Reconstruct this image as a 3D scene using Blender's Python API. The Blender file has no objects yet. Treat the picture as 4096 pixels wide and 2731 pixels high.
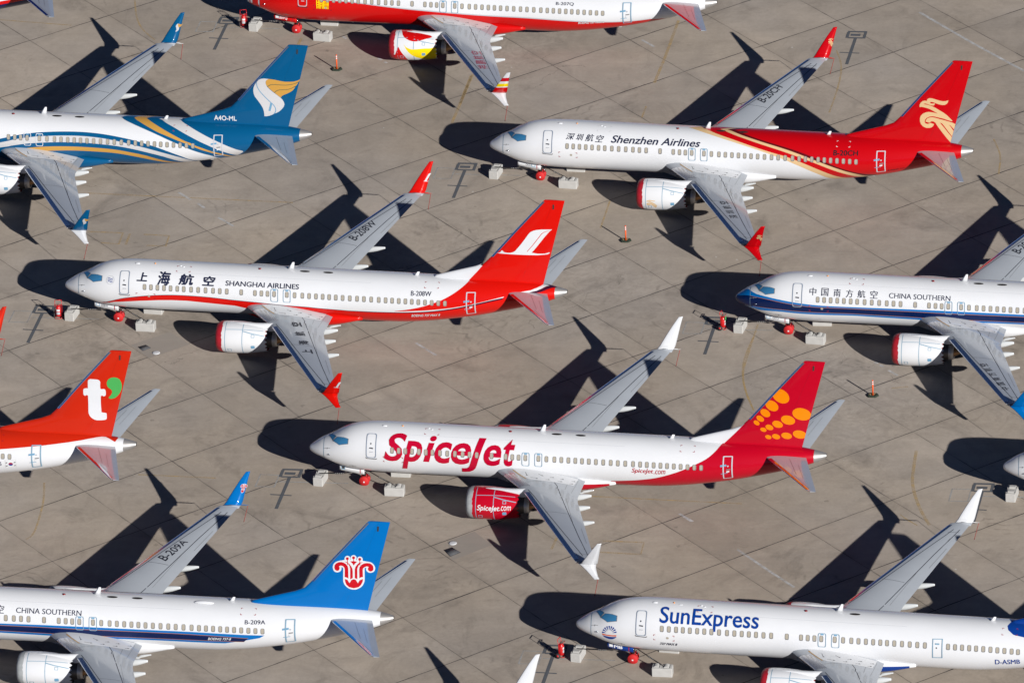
import bpy, bmesh, math, random
from math import sin, cos, atan2, pi, radians, sqrt
from mathutils import Vector, Matrix
from mathutils.geometry import tessellate_polygon

# ------------------------------------------------------------------ camera, light, exposure
scene = bpy.context.scene
EL, ROLL, DIST = 0.47498128, -0.02253862, 693.19
cd = bpy.data.cameras.new("camera"); cam = bpy.data.objects.new("camera", cd); scene.collection.objects.link(cam)
fw = Vector((0, cos(EL), -sin(EL))); rt = Vector((1, 0, 0)); up = rt.cross(fw)
r2 = cos(ROLL)*rt+sin(ROLL)*up; u2 = -sin(ROLL)*rt+cos(ROLL)*up
cam.matrix_world = Matrix(((r2.x, u2.x, -fw.x, 0), (r2.y, u2.y, -fw.y, -DIST*cos(EL)), (r2.z, u2.z, -fw.z, DIST*sin(EL)), (0, 0, 0, 1)))
cd.sensor_width = 36.0; cd.sensor_fit = 'HORIZONTAL'; cd.lens = 320.947
cd.shift_x = -1225.95/4096; cd.shift_y = -11.52/4096
cd.clip_start = 10; cd.clip_end = 20000
scene.camera = cam
SUNV = Vector((1.42648, -2.03174, 1.0)).normalized()      # towards the sun
wd = bpy.data.worlds.new("World"); scene.world = wd; wd.use_nodes = True
sky = wd.node_tree.nodes.new("ShaderNodeTexSky"); sky.sky_type = 'NISHITA'; sky.sun_disc = False
sky.sun_elevation = math.asin(SUNV.z); sky.sun_rotation = atan2(SUNV.x, SUNV.y)
sky.altitude = 3000; sky.air_density = 0.22; sky.dust_density = 0.0; sky.ozone_density = 3.0
bgn = wd.node_tree.nodes["Background"]; bgn.inputs[1].default_value = 0.085
wd.node_tree.links.new(sky.outputs[0], bgn.inputs[0])
sl = bpy.data.lights.new("sun", 'SUN'); sl.energy = 5.0; sl.angle = radians(0.5); sl.color = (1.0, 0.965, 0.92)
sun = bpy.data.objects.new("sun", sl); scene.collection.objects.link(sun)
sun.rotation_euler = SUNV.to_track_quat('Z', 'Y').to_euler(); sun.location = (0, 0, 100)
vs = scene.view_settings; vs.view_transform = 'Standard'; vs.look = 'None'; vs.gamma = 1.0; vs.exposure = 0.38
scene.cycles.max_bounces = 6; scene.cycles.diffuse_bounces = 1

rnd = random.Random(7)
YAW = -0.16007
# ---- shared aircraft geometry (metres; x aft from the nose tip, y starboard, z up)
#        x,   ztop, zbot, halfwidth, zmid
FUS = [(0.0, 2.83, 2.79, .03, 2.81), (.06, 3.0, 2.64, .19, 2.815), (.15, 3.09, 2.56, .30, 2.82), (.3, 3.2, 2.48, .44, 2.83), (.6, 3.42, 2.36, .67, 2.86),
       (1.0, 3.68, 2.24, .92, 2.91), (1.4, 3.87, 2.11, 1.12, 2.96), (1.8, 4.06, 1.94, 1.27, 3.01), (2.2, 4.30, 1.78, 1.40, 3.06), (2.7, 4.58, 1.63, 1.53, 3.11),
       (3.2, 4.80, 1.52, 1.63, 3.15), (3.7, 4.94, 1.45, 1.70, 3.19), (4.3, 5.04, 1.40, 1.76, 3.22), (5.0, 5.10, 1.36, 1.82, 3.245), (6.0, 5.135, 1.34, 1.865, 3.26),
       (7.0, 5.14, 1.34, 1.88, 3.26), (10., 5.14, 1.34, 1.88, 3.26), (18., 5.14, 1.34, 1.88, 3.26), (24.0, 5.14, 1.34, 1.88, 3.26), (26., 5.14, 1.38, 1.875, 3.27),
       (28.0, 5.14, 1.56, 1.83, 3.31), (30., 5.14, 1.86, 1.74, 3.41), (32., 5.13, 2.23, 1.58, 3.58), (34., 5.09, 2.69, 1.31, 3.82), (36., 4.99, 3.19, .98, 4.06),
       (37.2, 4.88, 3.54, .75, 4.20), (38.0, 4.76, 3.84, .52, 4.29), (38.5, 4.66, 4.05, .34, 4.35), (38.9, 4.56, 4.28, .16, 4.42)]
def _pchip(xs, ys):
    n = len(xs); h = [xs[i+1]-xs[i] for i in range(n-1)]; d = [(ys[i+1]-ys[i])/h[i] for i in range(n-1)]
    m = [d[0]]+[0]*(n-2)+[d[-1]]
    for i in range(1, n-1):
        if d[i-1]*d[i] > 0:
            w1 = 2*h[i]+h[i-1]; w2 = h[i]+2*h[i-1]; m[i] = (w1+w2)/(w1/d[i-1]+w2/d[i])
    def f(x):
        x = min(max(x, xs[0]), xs[-1]); lo, hi = 0, n-1
        while hi-lo > 1:
            k = (lo+hi)//2
            if xs[k] <= x: lo = k
            else: hi = k
        t = (x-xs[lo])/h[lo]
        return ((1+2*t)*(1-t)**2*ys[lo]+t*(1-t)**2*h[lo]*m[lo]+t*t*(3-2*t)*ys[lo+1]+t*t*(t-1)*h[lo]*m[lo+1])
    return f
_ZT, _ZB, _HW, _ZM = (_pchip([r[0] for r in FUS], [r[k] for r in FUS]) for k in (1, 2, 3, 4))
def section(x): return _HW(x), _ZM(x), _ZT(x)-_ZM(x), _ZM(x)-_ZB(x)
def fus_pt(x, phi, side=-1):
    hw, zm, au, al = section(x); s = sin(phi)
    return (x, side*hw*cos(phi), zm+(au if s > 0 else al)*s)
# wing planform: leading and trailing edge x, reference height and relative thickness against |y|
def wing_le(y): return 14.6+(y-1.9)*.79 if y < 4.9 else 16.97+(y-4.9)*.518
def wing_te(y): return 21.1 if y < 5.3 else 21.1+(y-5.3)*.298
def wing_z(y, u=.5): return (2.46+.070*y)*(1-u)+(2.0+.098*y)*u
def wing_t(y): return .138 if y < 1.9 else .138-.04*min(1, (y-1.9)/6)
def foil(u): return 5*(.2969*u**.5-.126*u-.3516*u*u+.2843*u**3-.1036*u**4)   # half thickness of a unit section
def wing_top(x, y):
    a, b = wing_le(y), wing_te(y); ch = b-a; u = min(max((x-a)/ch, 0.0), 1.0)
    return wing_z(y, u)+ch*(wing_t(y)*foil(u)+.045*u*(1-u))
# fin outline in the x-z plane, and its half thickness
FIN_LE = [(28.6, 5.05), (28.9, 5.3), (30.48, 5.78), (31.9, 6.2), (32.6, 6.5), (33.1, 7.02), (35.0, 9.3), (37.42, 12.1)]
def fin_le(z):
    for (x0, z0), (x1, z1) in zip(FIN_LE, FIN_LE[1:]):
        if z <= z1: return x0+(x1-x0)*max(0, z-z0)/(z1-z0)
    return FIN_LE[-1][0]
def fin_te(z): return 37.1+(z-5.03)*.262
def fin_half(x, z):
    a, b = max(fin_le(z), 30.6-(5.2-z)*.5) if z < 6.6 else fin_le(z), fin_te(z); a0 = fin_le(z)
    ch = b-a0; u = min(max((x-a0)/ch, 0), 1); t = .10-.02*min(1, max(0, (z-5)/7))
    return min(ch, 5.2)*t*foil(u)
ENG = (4.83, 1.62)    # engine axis: |y|, z
NAC = [(12.88, .93), (12.93, 1.03), (13.05, 1.11), (13.3, 1.17), (13.8, 1.215), (14.4, 1.22), (15.2, 1.19), (16.0, 1.09), (16.75, .96)]
_NR = _pchip([r[0] for r in NAC], [r[1] for r in NAC])
def nac_r(x): return _NR(x)
DATA = {
'S_rear': [[22.98,-0.591],[24.0,-0.514],[25.14,-0.419],[26.5,-0.257],[27.96,0.014],[29.18,0.304],[30.15,0.585],[30.76,0.922],[31.12,1.296],[31.46,1.691],[31.73,2.076]],
'S_S': [6.01,7.69,-0.116,1.041],
'S_p': [7.34,8.91,-0.474,0.744],
'S_i': [8.98,9.93,-0.065,1.0],
'S_c': [9.83,11.14,-0.1,0.767],
'S_e': [11.08,12.59,-0.102,0.769],
'S_J': [11.84,13.65,-0.481,1.018],
'S_e2': [13.52,14.86,-0.094,0.754],
'S_t': [15.0,15.86,-0.075,1.025],
'S_com': [24.63,26.25,-0.099,0.141],
'S_com2': [26.28,27.15,-0.076,0.096],
'S_eng': [13.72,15.41,-0.111,0.338],
'S_eng2': [15.41,16.25,0.01,0.323],
'S_dots': [[[36.19,8.82],[36.08,8.7],[35.93,8.63],[35.74,8.61],[35.54,8.65],[35.35,8.74],[35.18,8.87],[35.05,9.03],[34.97,9.18],[34.95,9.33],[35.0,9.5],[35.11,9.62],[35.27,9.69],[35.46,9.74],[35.67,9.73],[35.87,9.65],[36.04,9.51],[36.16,9.35],[36.23,9.16],[36.24,8.98]],[[35.38,8.1],[35.29,8.01],[35.18,7.95],[35.04,7.94],[34.89,7.97],[34.74,8.03],[34.61,8.13],[34.51,8.25],[34.45,8.37],[34.44,8.49],[34.47,8.6],[34.56,8.69],[34.68,8.76],[34.82,8.79],[34.98,8.77],[35.13,8.71],[35.26,8.61],[35.35,8.49],[35.41,8.35],[35.41,8.22]],[[34.77,7.55],[34.71,7.48],[34.62,7.44],[34.52,7.43],[34.4,7.45],[34.29,7.5],[34.19,7.58],[34.11,7.66],[34.07,7.76],[34.06,7.85],[34.09,7.93],[34.15,8.0],[34.24,8.05],[34.34,8.06],[34.46,8.05],[34.57,8.0],[34.67,7.93],[34.75,7.83],[34.79,7.73],[34.8,7.63]],[[34.31,7.12],[34.26,7.07],[34.2,7.04],[34.12,7.04],[34.03,7.05],[33.94,7.09],[33.86,7.15],[33.8,7.21],[33.77,7.29],[33.76,7.36],[33.78,7.42],[33.82,7.47],[33.89,7.5],[33.97,7.51],[34.06,7.5],[34.15,7.46],[34.23,7.4],[34.29,7.33],[34.32,7.26],[34.33,7.18]],[[33.97,6.8],[33.94,6.76],[33.89,6.73],[33.82,6.73],[33.75,6.74],[33.68,6.77],[33.62,6.82],[33.57,6.87],[33.55,6.93],[33.54,6.98],[33.55,7.03],[33.59,7.07],[33.64,7.1],[33.71,7.11],[33.78,7.09],[33.85,7.07],[33.91,7.02],[33.96,6.97],[33.98,6.91],[33.99,6.85]],[[37.81,7.58],[37.74,7.44],[37.61,7.33],[37.44,7.26],[37.23,7.24],[37.02,7.27],[36.81,7.34],[36.64,7.46],[36.51,7.6],[36.45,7.76],[36.45,7.92],[36.51,8.06],[36.64,8.17],[36.82,8.25],[37.02,8.27],[37.24,8.24],[37.44,8.16],[37.62,8.05],[37.74,7.9],[37.81,7.74]],[[36.62,7.12],[36.57,7.01],[36.47,6.93],[36.34,6.88],[36.18,6.87],[36.02,6.89],[35.87,6.95],[35.74,7.04],[35.64,7.14],[35.6,7.26],[35.6,7.38],[35.65,7.49],[35.75,7.57],[35.88,7.62],[36.03,7.63],[36.2,7.61],[36.35,7.55],[36.48,7.46],[36.57,7.35],[36.62,7.23]],[[35.71,6.76],[35.66,6.68],[35.59,6.63],[35.49,6.6],[35.37,6.6],[35.25,6.62],[35.13,6.67],[35.04,6.75],[34.97,6.83],[34.94,6.92],[34.95,7.01],[34.99,7.08],[35.07,7.14],[35.17,7.17],[35.29,7.17],[35.41,7.15],[35.52,7.09],[35.62,7.02],[35.68,6.93],[35.71,6.84]],[[35.0,6.5],[34.97,6.45],[34.91,6.41],[34.83,6.39],[34.74,6.39],[34.65,6.41],[34.56,6.45],[34.49,6.51],[34.45,6.57],[34.43,6.64],[34.43,6.71],[34.47,6.77],[34.53,6.81],[34.61,6.83],[34.69,6.83],[34.79,6.81],[34.87,6.76],[34.94,6.71],[34.99,6.64],[35.01,6.57]],[[34.5,6.33],[34.47,6.29],[34.43,6.25],[34.36,6.23],[34.29,6.23],[34.22,6.25],[34.15,6.28],[34.1,6.32],[34.06,6.37],[34.04,6.42],[34.04,6.47],[34.07,6.52],[34.11,6.55],[34.17,6.57],[34.25,6.57],[34.32,6.56],[34.39,6.53],[34.44,6.49],[34.48,6.44],[34.5,6.38]],[[37.43,5.95],[37.39,5.85],[37.3,5.78],[37.17,5.73],[37.02,5.71],[36.86,5.73],[36.71,5.78],[36.58,5.86],[36.49,5.96],[36.44,6.07],[36.44,6.18],[36.48,6.28],[36.57,6.35],[36.7,6.4],[36.85,6.41],[37.0,6.39],[37.15,6.34],[37.28,6.26],[37.38,6.16],[37.43,6.05]],[[36.35,5.85],[36.31,5.77],[36.24,5.71],[36.15,5.67],[36.03,5.66],[35.91,5.68],[35.79,5.71],[35.69,5.78],[35.62,5.85],[35.58,5.94],[35.58,6.02],[35.62,6.1],[35.69,6.16],[35.79,6.2],[35.9,6.21],[36.02,6.2],[36.14,6.16],[36.24,6.1],[36.31,6.02],[36.35,5.93]],[[35.48,5.77],[35.45,5.71],[35.39,5.66],[35.32,5.63],[35.23,5.63],[35.14,5.64],[35.05,5.68],[34.98,5.73],[34.92,5.79],[34.9,5.86],[34.9,5.93],[34.93,5.99],[34.99,6.04],[35.06,6.07],[35.15,6.07],[35.24,6.06],[35.33,6.02],[35.4,5.97],[35.46,5.9],[35.48,5.83]],[[34.84,5.73],[34.82,5.68],[34.77,5.64],[34.71,5.62],[34.64,5.62],[34.57,5.63],[34.5,5.65],[34.45,5.7],[34.41,5.75],[34.39,5.8],[34.39,5.86],[34.41,5.91],[34.46,5.94],[34.52,5.97],[34.59,5.97],[34.66,5.96],[34.73,5.93],[34.78,5.89],[34.82,5.84],[34.84,5.78]]],
'S_finred': [[31.54,5.36],[32.21,6.06],[32.76,6.62],[32.98,6.91]],
'Z_em1': [[34.7,8.03],[34.7,8.21],[34.79,8.4],[34.95,8.55],[35.11,8.6],[35.3,8.59],[35.3,8.68],[35.37,8.78],[35.51,8.84],[35.69,8.83],[36.0,8.75],[36.32,8.65],[36.57,8.61],[36.79,8.63],[36.99,8.71],[36.96,8.55],[36.88,8.41],[36.72,8.3],[36.5,8.28],[36.28,8.32],[36.0,8.42],[35.81,8.49],[35.68,8.52],[35.57,8.51],[35.53,8.45],[35.6,8.4],[35.75,8.38],[35.92,8.42],[35.9,8.3],[35.81,8.21],[35.68,8.21],[35.49,8.26],[35.33,8.32],[35.18,8.36],[35.02,8.33],[35.11,8.29],[35.3,8.27],[35.49,8.22],[35.74,8.14],[35.99,8.01],[36.3,7.81],[36.61,7.61],[36.89,7.37],[37.14,7.09],[37.29,6.92],[37.23,6.88],[36.92,6.97],[36.61,7.09],[36.29,7.17],[35.98,7.25],[35.73,7.29],[35.48,7.25],[35.26,7.14],[35.13,6.98],[35.09,6.81],[35.14,6.69],[35.25,6.63],[35.37,6.62],[35.47,6.67],[35.53,6.72],[35.83,6.62],[35.78,6.48],[35.65,6.34],[35.46,6.27],[35.21,6.27],[34.96,6.39],[34.79,6.59],[34.72,6.83],[34.72,7.07],[34.78,7.28],[34.94,7.47],[35.17,7.6],[35.42,7.66],[35.67,7.64],[35.92,7.59],[36.13,7.53],[35.99,7.63],[35.74,7.78],[35.42,7.94],[35.11,8.02],[34.89,8.06]],
'Z_em2': [[35.17,6.81],[35.19,6.95],[35.32,7.11],[35.51,7.19],[35.73,7.21],[35.98,7.16],[36.29,7.06],[36.6,6.98],[36.92,6.88],[37.23,6.78],[37.41,6.69],[37.56,6.57],[37.42,6.12],[37.28,6.31],[37.13,6.5],[36.99,6.56],[37.1,6.45],[37.25,6.2],[37.39,5.98],[37.26,5.5],[36.96,5.94],[36.66,6.41],[36.47,6.67],[36.29,6.76],[36.38,6.63],[36.62,6.32],[36.9,5.9],[37.25,5.44],[37.14,5.03],[37.08,5.05],[36.83,5.36],[36.46,5.89],[36.16,6.35],[35.94,6.73],[35.82,6.83],[35.66,6.86],[35.57,6.82],[35.47,6.72]],
'Z_b1': [[15.13,2.028],[15.44,1.813],[16.22,1.515],[17.69,1.203],[19.11,0.984],[20.52,0.772],[21.91,0.575],[23.29,0.381],[24.06,0.231],[24.78,0.093],[25.5,-0.076],[26.21,-0.242],[26.9,-0.454],[27.57,-0.719],[28.05,-1.105],[28.63,-1.102]],
'Z_b2': [[16.5,2.028],[17.25,1.499],[18.35,1.254],[19.79,0.984],[21.2,0.754],[22.6,0.54],[23.32,0.476],[24.05,0.382],[24.78,0.288],[26.22,0.005],[26.93,-0.185],[27.63,-0.399],[28.31,-0.638],[28.97,-0.918],[29.65,-1.088]],
'Z_b3': [[17.87,2.028],[18.4,1.563],[19.73,1.229],[21.16,0.965],[22.56,0.756],[23.29,0.664],[24.77,0.457],[26.22,0.207],[26.95,0.059],[27.66,-0.111],[28.36,-0.292],[29.05,-0.48],[29.73,-0.732],[30.37,-1.08]],
'Z_b4': [[18.42,2.029],[18.94,1.557],[20.41,1.229],[21.84,0.967],[23.24,0.775],[23.27,0.801],[24.75,0.57],[26.22,0.341],[27.66,0.046],[28.38,-0.125],[29.08,-0.284],[29.77,-0.491],[30.45,-0.721],[30.95,-1.077]],
'Z_b5': [[18.94,2.002],[19.63,1.557],[21.1,1.183],[22.53,0.927],[23.25,0.902],[24.74,0.665],[26.21,0.436],[26.94,0.296],[27.67,0.128],[28.38,-0.029],[29.09,-0.199],[29.79,-0.381],[30.47,-0.579],[31.3,-0.771]],
'Z_c0': [6.51,7.21,0.602,0.885],
'Z_c1': [7.32,7.93,0.588,0.876],
'Z_c2': [8.05,8.77,0.574,0.887],
'Z_c3': [8.86,9.56,0.555,0.866],
'Z_t': [10.14,17.31,0.561,0.888],
'Z_reg': [27.97,29.93,0.481,0.72],
'Z_max': [32.22,33.61,-0.524,-0.417],
'H_em': [[33.64,7.46],[33.87,7.54],[33.96,7.63],[33.95,7.66],[34.02,7.72],[34.12,7.68],[34.13,7.63],[34.24,7.58],[34.44,7.56],[34.69,7.57],[34.88,7.64],[35.06,7.75],[35.21,7.95],[35.52,8.34],[35.85,8.81],[36.1,9.19],[36.25,9.37],[36.48,9.5],[36.74,9.58],[37.13,9.63],[37.93,9.65],[37.8,9.56],[37.6,9.34],[37.3,8.96],[36.85,8.35],[36.52,7.91],[36.3,7.65],[36.53,7.61],[36.72,7.57],[37.01,7.57],[37.3,7.58],[37.49,7.64],[37.61,7.69],[37.7,7.67],[37.63,7.61],[37.51,7.53],[37.25,7.49],[36.72,7.44],[35.97,7.44],[35.12,7.45],[34.39,7.46],[33.89,7.46]],
'H_slit': [[35.93,7.72],[36.36,8.26],[36.87,8.97],[37.07,9.25],[37.25,9.4],[37.49,9.5],[37.82,9.58],[37.78,9.56],[37.5,9.47],[37.26,9.36],[37.1,9.21],[36.9,8.93],[36.4,8.24],[35.97,7.71]],
'H_top': [[2.37,-0.992],[3.63,-0.443],[4.68,-0.266],[5.71,-0.138],[6.72,-0.049],[7.71,0.004],[8.7,0.04],[9.94,0.066],[11.48,0.028],[13.61,-0.032],[15.2,-0.13],[17.87,-0.155],[20.42,-0.2],[18.82,-0.213],[20.95,-0.259],[23.07,-0.292],[24.39,-0.276],[26.36,-0.253],[27.67,-0.238],[28.98,-0.214],[30.28,-0.13],[31.59,0.007],[32.87,0.111],[34.15,0.235]],
'H_bot': [[2.39,-0.994],[3.01,-0.81],[4.11,-0.521],[5.15,-0.405],[6.17,-0.316],[7.68,-0.224],[8.67,-0.19],[9.91,-0.181],[11.44,-0.235],[13.57,-0.306],[14.5,-0.432]],
'H_dark': [[24.4,-0.239],[26.37,-0.213],[27.68,-0.194],[28.98,-0.159],[30.29,-0.06],[31.59,0.078],[32.87,0.195],[34.15,0.325]],
'H_white': [[25.46,-0.185],[27.03,-0.156],[28.34,-0.109],[29.64,-0.06],[30.94,0.028],[32.23,0.144],[33.51,0.28],[34.27,0.401]],
'H_red': [[25.92,-0.161],[27.04,-0.06],[28.09,0.077],[28.87,0.221],[29.39,0.32],[30.03,0.503],[30.58,0.714],[31.05,0.967],[31.37,1.244],[31.52,1.509],[31.61,1.776]],
'H_tw': [[34.77,0.579],[36.22,0.782],[36.92,1.307],[37.03,2.108],[37.56,2.13],[37.19,1.18],[36.67,0.749],[35.41,0.465]],
'H_td': [[35.41,0.465],[36.67,0.749],[37.19,1.18],[37.56,2.13],[38.12,2.145],[37.82,1.279],[37.23,0.762],[36.68,0.548]],
'H_finred': [[31.55,5.26],[32.26,6.08],[32.66,6.58],[33.11,7.07]],
'H_c0': [5.98,6.81,0.548,0.928],
'H_c1': [7.61,8.6,0.422,1.025],
'H_c2': [9.23,10.42,0.486,0.957],
'H_c3': [11.07,12.08,0.499,0.915],
'H_t': [12.88,18.55,0.551,0.761],
'H_reg': [27.18,28.74,0.522,0.725],
'H_max': [27.16,29.38,-0.467,-0.315],
'H_logo': [3.91,0.559],
'O_teal': [[14.5,0.226],[15.39,0.35],[16.16,0.456],[16.86,0.52],[17.8,0.584],[18.63,0.625],[19.63,0.656],[20.39,0.668],[21.28,0.674],[22.17,0.648],[23.06,0.597],[23.43,0.563],[24.13,0.514],[24.82,0.45],[25.52,0.373],[26.21,0.275],[26.89,0.159],[27.57,0.034],[28.24,-0.128],[28.89,-0.339],[29.52,-0.576],[30.06,-1.041],[30.48,-1.039]],
'O_silT': [[14.49,0.058],[15.39,0.199],[16.28,0.302],[16.99,0.367],[17.82,0.418],[18.64,0.454],[19.82,0.488],[20.71,0.503],[21.6,0.493],[22.48,0.452],[23.37,0.396],[23.44,0.38],[24.83,0.257],[26.2,0.101],[27.56,-0.1],[28.88,-0.389],[29.5,-0.624],[29.92,-1.045]],
'O_silB': [[14.45,-0.177],[15.36,-0.05],[16.26,0.036],[17.16,0.112],[18.05,0.158],[19.24,0.198],[20.42,0.225],[21.6,0.225],[22.49,0.198],[23.37,0.139],[23.44,0.174],[24.82,0.079],[26.18,-0.074],[27.52,-0.302],[28.55,-0.564],[29.22,-1.053]],
'O_golT': [[15.62,-0.25],[16.53,-0.135],[17.44,-0.053],[18.63,-0.004],[19.81,0.028],[21.0,0.042],[22.18,0.022],[23.35,-0.015],[23.42,-0.013],[24.8,-0.096],[26.15,-0.249],[27.47,-0.487],[28.67,-1.058],[29.09,-1.056]],
'O_golB': [[15.77,-0.369],[17.27,-0.302],[18.59,-0.209],[19.78,-0.162],[20.97,-0.137],[22.15,-0.161],[23.33,-0.184],[23.4,-0.169],[24.76,-0.262],[26.11,-0.425],[27.41,-0.697],[28.53,-1.06]],
'O_r1': [[23.66,1.795],[23.93,1.533],[24.29,1.332],[25.05,1.114],[25.78,0.942],[26.51,0.782],[27.29,0.606],[27.92,0.457],[28.62,0.297],[29.3,0.119],[29.96,-0.055],[30.62,-0.253],[31.26,-0.493],[31.82,-0.926],[32.35,-1.04],[32.83,-1.045]],
'O_gl': [[24.75,1.824],[24.99,1.479],[25.57,1.221],[26.25,0.995],[26.99,0.791],[27.84,0.613],[28.68,0.431],[29.44,0.273],[29.98,0.132],[30.65,-0.048],[31.3,-0.247],[31.94,-0.494],[32.42,-0.771],[32.83,-1.043]],
'O_gr': [[25.51,2.079],[25.85,1.591],[26.37,1.297],[27.07,1.035],[27.81,0.804],[28.53,0.602],[29.16,0.431],[29.64,0.33],[29.98,0.224],[30.66,0.057],[31.32,-0.15],[31.97,-0.362],[32.58,-0.692],[32.89,-1.042]],
'O_sl': [[26.64,1.788],[27.4,1.33],[28.17,1.059],[28.91,0.819],[29.63,0.605],[30.32,0.402],[31.01,0.199],[31.67,-0.03],[32.32,-0.311],[32.8,-0.596],[33.14,-0.879]],
'O_sr': [[28.29,1.806],[28.75,1.406],[29.39,1.13],[29.99,0.913],[30.64,0.704],[31.34,0.487],[32.03,0.268],[32.7,0.026],[33.21,-0.214],[33.65,-0.44],[33.48,-0.633]],
'O_reg': [31.27,33.06,5.39,5.81],
'O_em1': [[35.38,9.14],[35.12,9.09],[34.94,8.99],[34.82,8.84],[34.72,8.72],[34.59,8.52],[34.5,8.3],[34.47,8.04],[34.5,7.8],[34.58,7.56],[34.73,7.35],[34.89,7.11],[35.05,6.84],[35.17,6.59],[35.23,6.35],[35.25,6.09],[35.25,5.87],[35.42,5.87],[35.65,5.92],[35.86,6.01],[36.04,6.12],[36.24,6.2],[36.45,6.33],[36.65,6.53],[36.8,6.73],[36.87,6.92],[36.84,7.12],[36.74,7.34],[36.6,7.51],[36.32,7.76],[36.03,8.0],[35.74,8.27],[35.58,8.47],[35.49,8.67],[35.48,8.86],[35.56,9.01],[35.73,9.12]],
'O_em2': [[35.73,9.12],[35.56,9.01],[35.49,8.83],[35.51,8.64],[35.63,8.44],[35.84,8.22],[36.15,7.93],[36.41,7.7],[36.62,7.52],[36.68,7.65],[36.81,7.75],[37.07,7.86],[37.32,7.99],[37.53,8.13],[37.68,8.3],[37.79,8.52],[37.95,8.72],[38.06,8.92],[38.23,9.16],[37.99,9.03],[37.69,8.94],[37.37,8.92],[37.0,8.92],[36.63,8.98],[36.26,9.06],[36.01,9.1]],
'O_l1': [[34.76,8.75],[34.77,8.54],[34.86,8.28],[35.03,7.99],[35.27,7.7],[35.55,7.38],[35.79,7.12],[35.98,6.92],[36.12,6.69],[36.17,6.44],[36.11,6.23],[36.01,6.1]],
'O_l2': [[35.6,8.43],[35.81,8.6],[36.04,8.66],[36.36,8.65],[36.73,8.63],[37.11,8.63],[37.48,8.69],[37.8,8.78],[38.06,8.92]],
'O_l3': [[36.14,7.95],[36.29,8.1],[36.54,8.2],[36.84,8.22],[37.14,8.24],[37.46,8.34],[37.69,8.47],[37.82,8.55]],
'O_tape': [[35.79,7.09],[35.93,7.0],[35.76,6.34],[35.6,6.37]],
'T_t': [[35.58,8.94],[35.6,9.49],[35.64,9.6],[35.75,9.68],[35.85,9.7],[36.3,9.69],[36.42,9.65],[36.5,9.56],[36.52,9.44],[36.5,8.94],[36.75,8.93],[36.84,8.88],[36.88,8.77],[36.88,8.51],[36.83,8.38],[36.71,8.32],[36.49,8.32],[36.47,7.08],[36.51,6.99],[36.61,6.96],[36.73,6.95],[36.83,6.9],[36.84,6.8],[36.83,6.52],[36.78,6.41],[36.65,6.35],[36.25,6.32],[36.01,6.34],[35.8,6.45],[35.64,6.61],[35.55,6.81],[35.52,7.06],[35.56,8.33],[35.36,8.32],[35.25,8.38],[35.22,8.5],[35.23,8.77],[35.27,8.87],[35.39,8.93]],
'T_g': [[36.99,9.43],[37.05,9.62],[37.19,9.79],[37.39,9.89],[37.59,9.91],[37.78,9.87],[37.95,9.75],[38.05,9.53],[38.09,9.25],[38.06,8.99],[37.96,8.71],[37.82,8.49],[37.64,8.29],[37.46,8.17],[37.26,8.12],[37.12,8.15],[37.06,8.22],[37.16,8.34],[37.27,8.48],[37.34,8.65],[37.33,8.82],[37.24,8.93],[37.1,9.04],[37.01,9.2]],
'T_red': [[29.08,0.521],[31.11,0.617],[33.12,0.718],[35.1,0.885],[36.65,1.308],[37.42,2.205]],
'T_flag': [[29.44,0.053],[30.25,0.01],[30.18,-0.368],[29.38,-0.286]],
'T_5': [29.05,29.17,-0.21,-0.015],
'C_bt': [[1.09,1.282],[1.26,0.993],[1.72,0.659],[2.36,0.437],[3.39,0.257],[4.39,0.178],[5.38,0.116],[6.37,0.084],[7.35,0.075],[8.82,0.081],[10.98,0.101],[13.78,0.116],[16.54,0.134],[19.29,0.119],[22.05,0.129],[24.8,0.142],[27.16,0.132],[29.92,0.028]],
'C_nt': [[0.5,1.368],[1.3,0.601],[1.84,0.424],[2.88,0.223],[3.89,0.115],[4.89,0.044],[5.88,-0.001],[6.86,-0.005],[8.33,0.01],[10.98,0.045],[13.76,0.004],[16.52,0.021],[19.28,0.027],[22.04,0.034],[24.79,0.04],[27.15,0.012],[28.75,-0.096]],
'C_nb': [[0.72,-0.888],[1.58,-0.26],[2.36,-0.192],[3.37,-0.209],[4.37,-0.241],[5.36,-0.253],[6.35,-0.245],[7.82,-0.231],[9.3,-0.215],[10.97,-0.191],[13.7,-0.263],[16.47,-0.252],[19.23,-0.239],[21.99,-0.227],[24.75,-0.201],[27.11,-0.216],[28.43,-0.271]],
'C_bb': [[0.96,-0.888],[1.37,-0.682],[2.34,-0.359],[3.36,-0.34],[4.36,-0.361],[5.35,-0.368],[6.33,-0.368],[7.81,-0.347],[9.29,-0.317],[10.96,-0.278],[13.66,-0.396],[16.43,-0.378],[19.2,-0.353],[21.96,-0.324],[24.72,-0.3],[27.05,-0.35],[26.99,-0.355]],
'C_c0': [5.98,6.5,0.492,0.797],
'C_c1': [6.89,7.43,0.488,0.81],
'C_c2': [7.84,8.37,0.483,0.799],
'C_c3': [8.78,9.32,0.478,0.794],
'C_c4': [9.68,10.27,0.49,0.794],
'C_c5': [10.65,11.21,0.486,0.802],
'C_t': [12.09,16.79,0.536,0.742],
'C_reg': [28.52,29.98,0.495,0.663],
'C_max': [25.86,27.54,-0.178,-0.062],
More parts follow.
